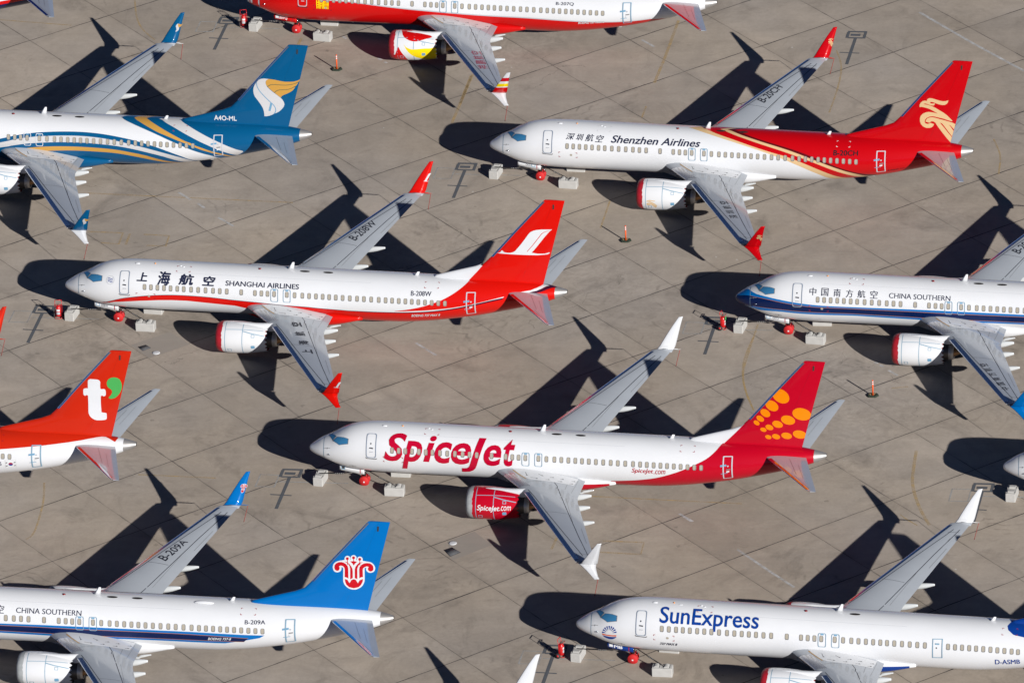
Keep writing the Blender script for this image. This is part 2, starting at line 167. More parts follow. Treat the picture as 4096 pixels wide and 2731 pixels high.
'C_w': [[34.73,8.36],[34.77,8.53],[34.87,8.69],[35.04,8.82],[35.25,8.9],[35.44,8.94],[35.62,8.99],[36.26,9.03],[36.88,8.96],[37.13,8.91],[37.33,8.88],[37.53,8.8],[37.68,8.61],[37.74,8.41],[37.71,8.22],[37.61,8.07],[37.4,7.99],[37.22,8.04],[37.11,8.17],[37.09,8.33],[37.12,8.39],[37.02,8.39],[36.99,8.25],[36.96,7.42],[36.9,7.18],[36.77,6.92],[36.56,6.74],[36.33,6.63],[36.15,6.62],[35.93,6.65],[35.71,6.78],[35.54,6.98],[35.46,7.19],[35.44,7.39],[35.48,8.21],[35.45,8.36],[35.39,8.41],[35.36,8.35],[35.35,8.23],[35.27,8.07],[35.06,7.97],[34.88,8.01],[34.77,8.14]],
'C_wc': [[[36.03,9.1],[36.01,9.0],[35.96,8.92],[35.89,8.87],[35.81,8.85],[35.73,8.86],[35.66,8.91],[35.61,8.98],[35.6,9.07],[35.62,9.16],[35.67,9.25],[35.74,9.3],[35.83,9.33],[35.91,9.31],[35.98,9.26],[36.02,9.19]],[[36.47,9.17],[36.45,9.08],[36.4,9.0],[36.33,8.94],[36.24,8.92],[36.16,8.93],[36.09,8.98],[36.05,9.06],[36.04,9.15],[36.06,9.25],[36.11,9.33],[36.18,9.38],[36.26,9.4],[36.34,9.39],[36.41,9.34],[36.46,9.26]],[[36.9,9.06],[36.89,8.97],[36.83,8.89],[36.76,8.83],[36.68,8.81],[36.6,8.83],[36.53,8.88],[36.49,8.96],[36.48,9.05],[36.5,9.14],[36.55,9.22],[36.62,9.28],[36.7,9.3],[36.78,9.28],[36.85,9.23],[36.89,9.15]]],
'C_rc': [[[35.91,9.1],[35.9,9.06],[35.88,9.02],[35.84,8.99],[35.8,8.98],[35.76,8.99],[35.73,9.01],[35.71,9.05],[35.7,9.09],[35.71,9.14],[35.73,9.18],[35.77,9.2],[35.81,9.21],[35.85,9.21],[35.88,9.19],[35.9,9.15]],[[36.36,9.19],[36.35,9.14],[36.32,9.11],[36.29,9.08],[36.25,9.07],[36.21,9.08],[36.17,9.1],[36.16,9.14],[36.15,9.18],[36.16,9.23],[36.18,9.27],[36.22,9.29],[36.26,9.3],[36.3,9.3],[36.33,9.27],[36.35,9.24]],[[36.79,9.08],[36.78,9.04],[36.75,9.0],[36.72,8.97],[36.68,8.96],[36.64,8.97],[36.61,8.99],[36.59,9.03],[36.58,9.08],[36.59,9.12],[36.61,9.16],[36.65,9.19],[36.69,9.2],[36.73,9.19],[36.76,9.17],[36.78,9.13]]],
'C_r': [[[34.85,8.37],[34.89,8.55],[35.01,8.69],[35.18,8.78],[35.36,8.81],[35.54,8.77],[35.7,8.66],[35.81,8.5],[35.84,8.32],[35.82,7.5],[35.72,7.58],[35.56,7.62],[35.59,8.21],[35.57,8.37],[35.49,8.48],[35.33,8.53],[35.19,8.46],[35.23,8.35],[35.21,8.22],[35.15,8.13],[35.05,8.09],[34.95,8.12],[34.87,8.21]],[[37.62,8.35],[37.6,8.56],[37.5,8.69],[37.37,8.77],[37.17,8.79],[36.97,8.75],[36.78,8.63],[36.65,8.45],[36.61,8.27],[36.59,7.54],[36.71,7.62],[36.85,7.64],[36.86,8.22],[36.89,8.35],[37.0,8.45],[37.16,8.52],[37.29,8.47],[37.23,8.35],[37.23,8.22],[37.32,8.12],[37.43,8.1],[37.54,8.15],[37.61,8.24]],[[35.57,8.86],[35.77,8.82],[35.93,8.69],[36.05,8.51],[36.13,8.33],[36.15,8.13],[36.13,7.56],[35.94,7.44],[35.98,8.3],[35.94,8.51],[35.84,8.71]],[[36.93,8.85],[36.65,8.81],[36.49,8.65],[36.36,8.47],[36.3,8.26],[36.27,7.56],[36.45,7.46],[36.48,8.29],[36.55,8.5],[36.69,8.73]],[[36.0,8.89],[36.25,8.92],[36.51,8.88],[36.36,8.75],[36.24,8.57],[36.15,8.74]],[[35.56,7.47],[35.74,7.41],[35.88,7.14],[36.03,7.4],[36.2,7.47],[36.34,7.41],[36.47,7.14],[36.61,7.39],[36.85,7.49],[36.81,7.26],[36.68,7.0],[36.5,6.82],[36.16,6.73],[35.84,6.81],[35.65,7.01],[35.58,7.24]]],
'X_t': [6.35,13.47,0.323,1.195],
'X_reg': [30.39,32.16,-0.383,-0.124],
'X_max': [6.38,7.65,-0.384,-0.261],
'X_lb': [[2.18,-0.214],[2.69,-0.239],[3.19,-0.192],[3.16,-0.24],[2.98,-0.335],[2.77,-0.397],[2.52,-0.392],[2.28,-0.319]],
'X_lo': [[2.15,-0.089],[2.51,-0.127],[2.9,-0.122],[3.23,-0.088],[3.2,-0.168],[2.7,-0.196],[2.17,-0.191]],
'X_rays': [[[2.45,-0.037],[2.45,-0.029],[2.17,0.046],[2.14,-0.061]],[[2.48,0.031],[2.49,0.037],[2.26,0.192],[2.19,0.108]],[[2.54,0.085],[2.55,0.09],[2.39,0.292],[2.3,0.236]],[[2.61,0.12],[2.62,0.123],[2.57,0.342],[2.46,0.317]],[[2.7,0.135],[2.71,0.135],[2.76,0.345],[2.64,0.348]],[[2.78,0.129],[2.79,0.126],[2.94,0.309],[2.83,0.336]],[[2.85,0.104],[2.86,0.099],[3.09,0.24],[3.0,0.286]],[[2.91,0.062],[2.91,0.056],[3.2,0.143],[3.14,0.206]],[[2.94,0.009],[2.94,0.002],[3.25,0.027],[3.23,0.101]]],
'X_rear': [[32.07,2.086],[31.24,2.083],[30.91,1.875],[30.83,1.552],[31.05,1.343],[31.47,1.213],[32.32,1.11]],
'L_red': [[7.59,0.317],[8.39,0.316],[9.71,0.251],[10.76,0.198],[13.19,0.081],[16.87,-0.031],[20.55,-0.059],[20.94,-0.069],[23.14,-0.082],[26.53,-0.076],[29.95,-0.265],[32.36,-0.473],[33.57,-0.494]],
'L_reg': [25.95,27.41,0.524,0.681],
'L_max': [27.74,29.9,-0.326,-0.199],
'L_seal': [[6.19,0.289],[7.22,0.308],[7.21,-0.092],[6.2,-0.1]],
'L_er': [[13.71,2.008],[13.97,1.164],[14.25,0.897],[14.61,0.741],[15.01,0.697],[15.39,0.759],[15.92,0.973],[16.38,1.217],[15.95,1.443],[15.05,1.445],[14.49,1.871]],
'L_ey': [[14.13,0.488],[14.36,0.29],[14.75,0.164],[15.2,0.176],[15.76,0.235],[16.34,0.259],[16.78,0.28],[16.6,-1.156],[15.46,-0.633],[14.94,-0.382],[14.52,-0.043],[14.3,0.241]],
'L_ef': [[13.7,0.31],[13.95,-0.069],[14.2,-0.411],[14.37,-0.747],[13.54,-0.911]],
'win': [[6.64,0.329],[7.14,0.329],[7.64,0.328],[8.15,0.328],[8.66,0.327],[9.18,0.326],[9.68,0.325],[10.25,0.324],[10.8,0.323],[11.37,0.323],[11.95,0.322],[12.47,0.321],[13.01,0.32],[14.13,0.319],[15.19,0.317],[15.69,0.316],[16.16,0.315],[16.67,0.315],[17.65,0.313],[18.25,0.312],[18.85,0.311],[19.37,0.31],[19.9,0.31],[20.42,0.309],[20.92,0.308],[20.44,0.308],[20.93,0.307],[21.43,0.306],[21.96,0.305],[22.51,0.304],[23.07,0.304],[23.6,0.303],[24.16,0.302],[24.74,0.301],[25.27,0.298],[25.77,0.296],[26.28,0.293],[26.79,0.287],[27.28,0.279],[27.78,0.27],[28.29,0.26],[28.8,0.247],[29.3,0.23],[29.8,0.21]],
'cw1': [[1.57,1.486],[1.8,1.846],[2.18,1.122],[1.95,0.932]],
'cw2': [[2.0,0.871],[2.31,1.034],[3.21,0.772],[3.21,0.547],[2.54,0.549]],
'door': [[4.63,0.985],[5.42,0.964],[5.43,-0.032],[4.68,-0.028]],
'adoor': [[31.38,0.725],[32.15,0.698],[32.08,-0.595],[31.39,-0.426]],
'ex1': [[16.38,0.464],[16.96,0.474],[17.0,-0.015],[16.39,-0.016]],
'ex2': [[17.36,0.475],[17.94,0.476],[17.95,-0.013],[17.36,-0.011]],
'radome': [[1.23,2.014],[1.24,1.152],[1.29,0.441],[1.28,-0.536]],
'arrows': [[[16.74,-2.39],[17.01,-2.83]],[[17.24,-3.12],[17.82,-3.16]],[[17.71,-2.4],[18.12,-2.59]],[[18.39,-3.14],[18.69,-3.06]],[[18.62,-2.65],[18.92,-2.56]],[[19.26,-3.05],[19.59,-2.96]],[[19.38,-2.59],[19.65,-2.5]],[[20.11,-3.0],[20.4,-2.88]],[[20.2,-2.51],[20.49,-2.39]]],
'wroot': [[15.97,-2.31],[17.02,-3.36],[17.78,-3.45],[19.01,-3.3],[20.47,-3.1],[20.59,-1.98],[19.92,-1.92],[18.24,-2.1]],
'wpline': [[[17.42,-5.01],[18.14,-6.22],[19.74,-9.17],[21.38,-12.11],[22.92,-14.82]],[[19.07,-3.31],[19.4,-3.89],[19.44,-4.26],[19.53,-4.28],[20.91,-8.05],[22.49,-12.32],[23.54,-14.97]],[[19.46,-8.51],[20.94,-8.18]],[[16.88,-4.04],[17.38,-3.76],[18.14,-3.54]],[[20.01,-4.13],[20.0,-2.34]],[[20.53,-4.48],[20.64,-2.1]],[[22.39,-10.71],[23.26,-13.32]]],
'wregH': [[20.74,9.09],[21.92,11.85],[20.07,9.45],[21.37,12.22]],
'wregZ': [[20.66,9.08],[21.76,11.7],[19.98,9.48],[21.2,12.04]],
'wregC': [[20.69,8.89],[21.82,11.57],[20.0,9.25],[21.33,11.82]],
'wchH': [[18.58,-5.02],[19.27,-4.53],[19.33,-6.84],[20.32,-8.32],[20.0,-8.3],[20.5,-7.16],[20.43,-9.58],[21.14,-9.73]],
'wchZ': [[20.1,-8.95],[20.67,-8.63],[20.66,-10.02],[21.11,-9.5],[20.97,-10.7],[21.47,-10.32],[21.38,-11.59],[21.85,-11.22]],
'wchL': [[20.33,-9.05],[21.01,-8.62],[20.74,-10.14],[21.38,-9.66],[21.04,-11.02],[21.76,-10.52],[21.44,-12.1],[22.15,-11.55]],
'wchR': [[20.19,-10.09],[20.7,-9.68],[20.58,-10.87],[21.16,-10.58],[21.15,-11.76],[21.59,-11.34],[21.55,-12.67],[22.05,-12.24],[21.93,-13.45],[22.38,-13.03],[22.43,-14.2],[22.8,-13.63]],
'wlem': [[23.84,-14.61],[24.28,-14.53]],
'winX': [6.56,7.07,7.59,8.08,8.58,9.11,9.62,10.13,10.68,11.25,11.78,12.31,12.82,13.33,13.87,14.42,15.54,16.56,17.04,17.52,18.01,18.97,19.57,20.16,20.67,21.2,21.72,22.23,22.71,23.23,23.78,24.33,24.87,25.41,27.06,27.56,28.06,28.57,29.06,29.57,30.08,30.57,31.07,31.58,32.03],
'doorX': [[25.91,0.581],[26.65,0.606],[26.68,-0.157],[25.93,-0.188]],
'blocks': {"S": [[0.38,-0.8],[1.06,-0.79],[5.85,-1.72],[7.32,-1.67],[5.76,1.28],[7.23,1.31]],"Z": [[0.03,-0.49],[0.68,-0.5],[5.79,-1.45],[7.19,-1.51],[5.84,1.53],[7.3,1.55]],"H": [[0.0,-0.64],[0.7,-0.62],[5.68,-1.69],[7.17,-1.7],[5.65,1.26],[7.16,1.19]],"R": [[-0.09,-0.53],[0.62,-0.52],[5.6,-1.66],[7.07,-1.76],[5.64,1.33],[7.11,1.42]],"X": [[-0.28,-0.61],[0.37,-0.62],[5.74,-1.95],[7.18,-1.89],[5.64,1.6],[7.06,1.54]],"L": [[0.18,-0.33],[0.88,-0.37],[5.69,-1.5],[7.21,-1.64],[5.69,1.41],[7.2,1.41]]},
'blockE': [[13.47,-26.83],[14.17,-26.94]],
'carts': [[-46.28,57.65],[-58.09,6.14],[-7.31,1.8],[-18.87,-48.71]],
'stakes': [[-38.38,49.31],[-14.78,17.26],[3.98,-9.61]],
'tmark': [[-2.46,1.49],[-1.01,1.59],[-1.07,0.4],[-2.42,0.37],[-1.68,0.33],[-1.68,-4.57],[-2.58,-2.51],[-1.03,-2.4]],
'crosses': {"S": [-39.85,-23.22],"Z": [-28.11,27.62],"H": [-59.94,4.39],"R": [-8.38,-0.07],"L": [-48.23,55.73],"E": [11.24,-27.91],"X": [-19.89,-50.86],"N": [3.03,50.3]},
'yellow': [[[-66.35,60.24],[-60.42,58.87]],[[-55.51,63.53],[-55.14,60.07],[-54.52,57.76],[-53.44,55.72]],[[-57.14,27.8],[-40.95,25.31]],[[-27.38,47.85],[-28.83,38.99]],[[-10.82,57.17],[-11.86,50.41],[-12.72,45.54]],[[-13.36,41.23],[-13.68,39.22]],[[-56.73,21.02],[-54.01,20.64],[-54.22,18.73],[-55.64,19.04]],[[-53.46,20.49],[-53.68,18.58]],[[-52.38,20.32],[-50.37,19.98],[-50.54,18.18],[-52.05,18.38]],[[-16.99,-24.5],[-11.24,-25.39],[-5.89,-26.18]],[[-4.96,0.41],[-5.54,-2.52],[-5.77,-4.95],[-5.61,-7.88],[-4.95,-11.52]],[[-16.04,-31.43],[-13.04,-31.79],[-13.26,-33.6],[-16.24,-33.12]],[[-19.77,-32.5],[-19.41,-30.81]],[[7.07,-18.43],[6.77,-21.74],[6.69,-23.72],[6.88,-25.86],[7.23,-27.92],[7.8,-30.16]],[[5.67,-28.42],[6.27,-29.34],[6.91,-30.12]],[[1.97,50.87],[2.33,47.76],[1.99,43.78],[1.26,39.34]],[[14.23,33.85],[14.66,30.86],[14.45,27.54]],[[-50.58,-19.5],[-44.81,-20.32]],[[-57.47,-20.47],[-57.36,-23.71],[-57.69,-27.97],[-58.22,-29.22]],[[-4.58,2.61],[-5.27,-1.8],[-5.73,-5.43],[-5.52,-8.59],[-4.97,-11.5]],[[5.41,-8.4],[6.64,-8.22]],[[-16.07,24.44],[-16.77,19.63]],[[-41.48,55.51],[-41.71,54.25]],[[-27.5,47.63],[-28.27,42.5]]],
'white': [[[8.82,57.71],[13.09,51.5],[17.01,46.19]],[[-50.06,27.61],[-49.01,26.21]],[[-48.44,25.57],[-47.85,24.69]],[[-46.69,22.98],[-45.43,21.41]],[[-13.78,53.64],[-12.76,52.28]],[[-6.25,-33.17],[-4.24,-36.13],[-2.16,-39.08]],[[-38.13,55.55],[-37.84,55.15]],[[-35.12,51.29],[-34.8,50.94]],[[-34.59,50.6],[-34.36,50.33]],[[-30.6,0.78],[-29.01,-1.34]],[[4.2,-4.1],[4.42,-4.33]],[[4.58,-4.6],[4.86,-4.88]],[[5.24,-5.49],[5.89,-6.37]],[[-10.48,-27.5],[-9.58,-28.75]],[[-10.42,-27.58],[-9.49,-28.77]],[[-29.66,51.99],[-28.32,51.79]]],
'patch': [[[-52.33,1.5],[-49.44,3.55],[-47.81,1.4],[-50.79,-0.75]],[[-27.4,-30.95],[-25.45,-29.51],[-24.14,-31.66],[-26.96,-33.87]]],
'manhole': [[[-51.73,1.13],[-51.17,1.45],[-50.78,0.97],[-51.33,0.49]],[[-27.59,-32.29],[-27.03,-31.92],[-26.41,-32.68],[-27.12,-33.24]]],
'lid': [[-50.31,0.1],[-26.98,-31.27]],
}
# ------------------------------------------------------------------ materials
def lin(c):
    return tuple((v/255/12.92) if v <= 10 else ((v/255+.055)/1.055)**2.4 for v in c)
_mats = {}
def paint(name, rgb, rough=.32, metal=0.0, coat=.5, var=.06, scale=1.2, spec=.5):
    """glossy paint with faint procedural grime so that no panel is perfectly even"""
    if name in _mats: return _mats[name]
    m = bpy.data.materials.new(name); m.use_nodes = True; nt = m.node_tree; b = nt.nodes["Principled BSDF"]
    tc = nt.nodes.new("ShaderNodeTexCoord"); mp = nt.nodes.new("ShaderNodeMapping"); mp.inputs['Scale'].default_value = (scale*.45, scale, scale)
    n = nt.nodes.new("ShaderNodeTexNoise"); n.inputs['Scale'].default_value = 1.0; n.inputs['Detail'].default_value = 5
    r = nt.nodes.new("ShaderNodeMapRange"); r.inputs[3].default_value = 1-var; r.inputs[4].default_value = 1+var*.4
    mx = nt.nodes.new("ShaderNodeVectorMath"); mx.operation = 'SCALE'; mx.inputs[0].default_value = rgb
    nt.links.new(tc.outputs['Object'], mp.inputs[0]); nt.links.new(mp.outputs[0], n.inputs['Vector']); nt.links.new(n.outputs[0], r.inputs[0])
    nt.links.new(r.outputs[0], mx.inputs['Scale']); nt.links.new(mx.outputs[0], b.inputs['Base Color'])
    b.inputs['Roughness'].default_value = rough; b.inputs['Metallic'].default_value = metal
    b.inputs['Specular IOR Level'].default_value = spec; b.inputs['Coat Weight'].default_value = coat; b.inputs['Coat Roughness'].default_value = .06
    _mats[name] = m; return m
WHITE = paint('white_paint', (.62, .635, .66))
GREY = paint('wing_grey', (.365, .395, .435), rough=.3, coat=.8, var=.10, scale=.9)
METAL = paint('polished_metal', (.62, .66, .72), rough=.16, metal=1.0, coat=0)
STEEL = paint('tail_cone_metal', (.42, .41, .40), rough=.45, metal=.65, coat=0)
DARKM = paint('dark_metal', (.10, .09, .085), rough=.45, metal=.8, coat=0)
BLACK = paint('black_line', (.018, .02, .03), rough=.5, coat=.1)
RUBBER = paint('rubber', (.02, .02, .022), rough=.8, coat=0)
GLASS = paint('cockpit_glass', (.035, .17, .34), rough=.12, coat=1.0)
SHADE = paint('window_shade', (.33, .30, .245), rough=.5, coat=.2)
RIM = paint('rim_and_recess_shade', (.16, .165, .17), rough=.4)
SEAM = paint('seam_blue', (.18, .30, .40), rough=.5, coat=.1)
DOORL = paint('door_outline', (.30, .36, .46), rough=.4, metal=.3)
DOORW = paint('door_outline_light', (.6, .62, .68), rough=.35, metal=.3)
REDC = paint('red_cover_cloth', (.48, .008, .010), rough=.75, coat=0, var=.25, scale=6)
REDCD = paint('maroon_cover_cloth', (.30, .012, .02), rough=.75, coat=0, var=.25, scale=6)
GREYC = paint('grey_cover_cloth', (.36, .38, .39), rough=.7, coat=0, var=.25, scale=6)
CONC = paint('block_concrete', (.42, .415, .40), rough=.9, coat=0, var=.22, scale=3.5)
NAVYT = paint('navy_lettering', (.012, .016, .045), rough=.4)
AMBER = paint('amber_lens', (.7, .25, .03), rough=.3)
C = dict(W=WHITE, K=NAVYT)
def col(key, name, rgb): C[key] = paint(name, rgb, coat=.4, spec=.2)
col('Sred', 'crimson_paint', (.40, .001, .013)); col('Sor', 'orange_paint', (.74, .20, .001)); col('Stxt', 'raspberry_lettering', (.40, .001, .022))
col('Zred', 'scarlet_paint', (.44, .001, .004)); col('Zdk', 'dark_maroon_paint', (.10, .003, .006)); col('Zcr', 'cream_paint', (.58, .40, .21))
col('Hred', 'bright_red_paint', (.54, .005, .002)); col('Hdk', 'plum_paint', (.045, .006, .022))
col('Ot', 'teal_paint', (.001, .075, .19)); col('Og', 'gold_paint', (.48, .26, .055)); col('Os', 'silver_paint', (.50, .50, .51))
col('Tred', 'orange_red_paint', (.47, .017, .004)); col('Tgr', 'leaf_green_paint', (.06, .33, .08))
col('Cb', 'sky_blue_paint', (.0, .125, .40)); col('Cn', 'deep_navy_paint', (.001, .010, .062)); col('Cr', 'carmine_paint', (.45, .004, .012)); col('Cp', 'copper_pinstripe', (.30, .12, .06))
col('Xb', 'royal_blue_paint', (.003, .038, .23)); col('Xo', 'coral_paint', (.6, .10, .04))
col('Lred', 'signal_red_paint', (.49, .003, .003)); col('Ly', 'yellow_paint', (.75, .56, .004)); col('Lg', 'pale_grey_paint', (.40, .42, .46))
col('Fn', 'dark_blue_paint', (.004, .008, .06)); col('blk', 'lettering_black', (.012, .012, .016)); col('red', 'lettering_red', (.30, .01, .02)); col('tape', 'blue_tape', (.13, .28, .42))

# ------------------------------------------------------------------ mesh helpers
class Acc:
    """collects vertices and faces with a material each, then links ONE mesh object"""
    def __init__(self): self.v = []; self.f = []; self.m = []; self.mats = []; self.flat = set()
    def mi(self, mat):
        if mat not in self.mats: self.mats.append(mat)
        return self.mats.index(mat)
    def add(self, verts, faces, mat, flat=False):
        o = len(self.v); k = self.mi(mat) if not isinstance(mat, list) else None
        self.v += [tuple(p) for p in verts]
        for i, f in enumerate(faces):
            if flat: self.flat.add(len(self.f))
            self.f.append(tuple(o+j for j in f)); self.m.append(self.mi(mat[i]) if k is None else k)
    def mesh(self, name):
        me = bpy.data.meshes.new(name); me.from_pydata(self.v, [], self.f)
        for mt in self.mats: me.materials.append(mt)
        me.polygons.foreach_set('material_index', self.m)
        me.polygons.foreach_set('use_smooth', [i not in self.flat for i in range(len(self.f))])
        me.update(); return me
    def obj(self, name, parent=None): return link(name, self.mesh(name), parent)
def link(name, me, parent=None, loc=None):
    o = bpy.data.objects.new(name, me); scene.collection.objects.link(o)
    if parent: o.parent = parent
    if loc: o.location = loc
    return o
def tag(o, label=None, cat=None, group=None, kind=None):
    for k, v in (('label', label), ('category', cat), ('group', group), ('kind', kind)):
        if v: o[k] = v
    return o
def empty(name, loc, rz=0):
    o = link(name, None, None, loc); o.rotation_euler = (0, 0, rz); o.empty_display_size = .5; return o

def box(acc, c, s, mat, rz=0, ch=0.0):
    """axis box centred at c with size s; ch chamfers its upright and top edges"""
    ca, sa = cos(rz), sin(rz)
    def loop(i, z):
        hx, hy = s[0]/2-i, s[1]/2-i; k = max(ch, 1e-4)
        p = [(-hx+k, -hy), (hx-k, -hy), (hx, -hy+k), (hx, hy-k), (hx-k, hy), (-hx+k, hy), (-hx, hy-k), (-hx, -hy+k)] if ch else [(-hx, -hy), (hx, -hy), (hx, hy), (-hx, hy)]
        return [(c[0]+x*ca-y*sa, c[1]+x*sa+y*ca, c[2]+z) for x, y in p]
    rings = [loop(0, -s[2]/2), loop(0, s[2]/2-ch)]+([loop(ch, s[2]/2)] if ch else [])
    n = len(rings[0]); f = [(k*n+i, k*n+(i+1) % n, (k+1)*n+(i+1) % n, (k+1)*n+i) for k in range(len(rings)-1) for i in range(n)]
    f += [tuple(range(n-1, -1, -1)), tuple((len(rings)-1)*n+i for i in range(n))]
    acc.add([p for r in rings for p in r], f, mat, flat=True)
def tube(acc, pts, r, mat, n=8, cap=True):
    pts = [Vector(p) for p in pts]; rs = r if isinstance(r, (list, tuple)) else [r]*len(pts); rings = []
    for i, p in enumerate(pts):
        d = (pts[min(i+1, len(pts)-1)]-pts[max(i-1, 0)]).normalized()
        a = d.cross(Vector((0, 0, 1)) if abs(d.z) < .9 else Vector((1, 0, 0))).normalized(); b = d.cross(a)
        rings.append([p+rs[i]*(cos(2*pi*k/n)*a+sin(2*pi*k/n)*b) for k in range(n)])
    v = [q for g in rings for q in g]; f = [(k*n+i, k*n+(i+1) % n, (k+1)*n+(i+1) % n, (k+1)*n+i) for k in range(len(pts)-1) for i in range(n)]
    if cap: f += [tuple(range(n-1, -1, -1)), tuple((len(pts)-1)*n+i for i in range(n))]
    acc.add(v, f, mat)
def revolve(acc, prof, cy, cz, mat, n=40, chev=0, cap0=False, sx=1.0):
    """profile (x, r) turned about the x axis through (cy, cz)"""
    v = []
    for k, (x, r) in enumerate(prof):
        for i in range(n):
            a = 2*pi*i/n; dx = chev*(1 if i % 2 else -1) if (chev and k == len(prof)-1) else 0
            v.append((x+dx, cy+r*cos(a), cz+r*sin(a)))
    f = [(k*n+i, (k+1)*n+i, (k+1)*n+(i+1) % n, k*n+(i+1) % n) for k in range(len(prof)-1) for i in range(n)]
    if cap0: f.append(tuple(range(n)))
    acc.add(v, f, mat)
def loft(acc, secs, mat, closed=True, caps=True):
    n = len(secs[0]); v = [p for s in secs for p in s]; f = []
    for k in range(len(secs)-1):
        for i in range(n if closed else n-1): j = (i+1) % n; f.append((k*n+i, k*n+j, (k+1)*n+j, (k+1)*n+i))
    if caps: f += [tuple(range(n-1, -1, -1)), tuple((len(secs)-1)*n+i for i in range(n))]
    acc.add(v, f, mat)

def fill2d(poly):
    P = []
    for p in poly:
        if not P or (p[0]-P[-1][0])**2+(p[1]-P[-1][1])**2 > 1e-8: P.append((p[0], p[1]))
    bm = bmesh.new(); vs_ = [bm.verts.new((*p, 0)) for p in P]
    for t in tessellate_polygon([[Vector((*p, 0)) for p in P]]):
        try: bm.faces.new([vs_[i] for i in t])
        except ValueError: pass
    return bm
def cut(bm, da, db):
    for ax, step in ((0, da), (1, db)):
        if not step: continue
        lo = min(v.co[ax] for v in bm.verts); hi = max(v.co[ax] for v in bm.verts); k = math.floor(lo/step)+1
        while k*step < hi-1e-6:
            co = [0, 0, 0]; no = [0, 0, 0]; co[ax] = k*step; no[ax] = 1
            bmesh.ops.bisect_plane(bm, geom=bm.verts[:]+bm.edges[:]+bm.faces[:], dist=1e-6, plane_co=co, plane_no=no); k += 1
def stamp(acc, bm, fn, off, mat, da=0, db=0):
    """map a flat 2-D mesh onto a surface fn(a, b, offset) and add it"""
    cut(bm, da, db); bm.verts.ensure_lookup_table(); bm.verts.index_update()
    pts = [Vector(fn(v.co.x, v.co.y, off)) for v in bm.verts]; out = []
    for f in bm.faces:
        ix = [v.index for v in f.verts]; a, b, c_ = (pts[i] for i in ix[:3]); n = (b-a).cross(c_-a)
        if n.length < 1e-12: continue
        cx, cy_ = f.calc_center_median()[:2]; d = Vector(fn(cx, cy_, off+.05))-Vector(fn(cx, cy_, off))
        out.append(tuple(ix) if n.dot(d) > 0 else tuple(ix[::-1]))
    acc.add(pts, out, mat); bm.free()
def patch(acc, poly, fn, off, mat, da=0, db=0): stamp(acc, fill2d(poly), fn, off, mat, da, db)
def strip2d(line, w, scale=(1, 1)):
    """a ribbon of width w along a 2-D polyline (scale turns parameters into metres)"""
    L = [Vector((p[0]*scale[0], p[1]*scale[1])) for p in line]; up_, dn = [], []
    for i, p in enumerate(L):
        d = (L[min(i+1, len(L)-1)]-L[max(i-1, 0)]).normalized(); n = Vector((-d.y, d.x))*w/2
        up_.append(p+n); dn.append(p-n)
    bm = bmesh.new(); a = [bm.verts.new((p.x/scale[0], p.y/scale[1], 0)) for p in up_]; b = [bm.verts.new((p.x/scale[0], p.y/scale[1], 0)) for p in dn]
    for i in range(len(L)-1): bm.faces.new((a[i], a[i+1], b[i+1], b[i]))
    return bm
_tx = {}
def text2d(s, shear=0.0, grow=0.0):
    """outline of a string from the built-in font as 2-D triangles scaled to the unit box"""
    k = (s, shear, grow)
    if k not in _tx:
        cu = bpy.data.curves.new('lettering', 'FONT'); cu.body = s; cu.shear = shear; cu.offset = grow; cu.resolution_u = 4
        o = bpy.data.objects.new('lettering', cu); scene.collection.objects.link(o)
        dg = bpy.context.evaluated_depsgraph_get(); me = bpy.data.meshes.new_from_object(o.evaluated_get(dg))
        vs_ = [(v.co.x, v.co.y) for v in me.vertices]; fs = [tuple(p.vertices) for p in me.polygons]
        bpy.data.objects.remove(o); bpy.data.curves.remove(cu); bpy.data.meshes.remove(me)
        x0 = min(p[0] for p in vs_); x1 = max(p[0] for p in vs_); y0 = min(p[1] for p in vs_); y1 = max(p[1] for p in vs_)
        _tx[k] = ([((x-x0)/(x1-x0), (y-y0)/max(1e-6, y1-y0)) for x, y in vs_], fs, (x1-x0, y1-y0))
    return _tx[k]
def text(acc, s, fn2, surf, off, mat, da, db, shear=0, bold=0.0, grow=0.0):
    """fn2 maps the unit box to surface parameters; bold thickens every stroke by that share of an em"""
    vs_, fs, (w, h) = text2d(s, shear, grow); bx, by = bold/w, bold/h
    for i, (sx_, sy_) in enumerate(((-1, 0), (1, 0), (0, -1), (0, 1)) if bold else ((0, 0),)):
        bm = bmesh.new(); bv = [bm.verts.new((*fn2(u*(1-2*bx)+bx+sx_*bx, v*(1-2*by)+by+sy_*by), 0)) for u, v in vs_]
        for f in fs:
            try: bm.faces.new([bv[j] for j in f])
            except ValueError: pass
        stamp(acc, bm, surf, off+.0012*i, mat, da, db)
def rect(b): return lambda u, v: (b[0]+(b[1]-b[0])*u, b[2]+(b[3]-b[2])*v)
def quad4(p):    # four corners: lower left, lower right, upper left, upper right
    return lambda u, v: tuple((1-u)*(1-v)*p[0][i]+u*(1-v)*p[1][i]+(1-u)*v*p[2][i]+u*v*p[3][i] for i in (0, 1))
def rrect(x0, x1, y0, y1, rx, ry, n=3):
    out = []
    for cx, cy, a0 in ((x1-rx, y1-ry, 0), (x0+rx, y1-ry, 90), (x0+rx, y0+ry, 180), (x1-rx, y0+ry, 270)):
        for i in range(n+1): a = radians(a0+90*i/n); out.append((cx+rx*cos(a), cy+ry*sin(a)))
    return out
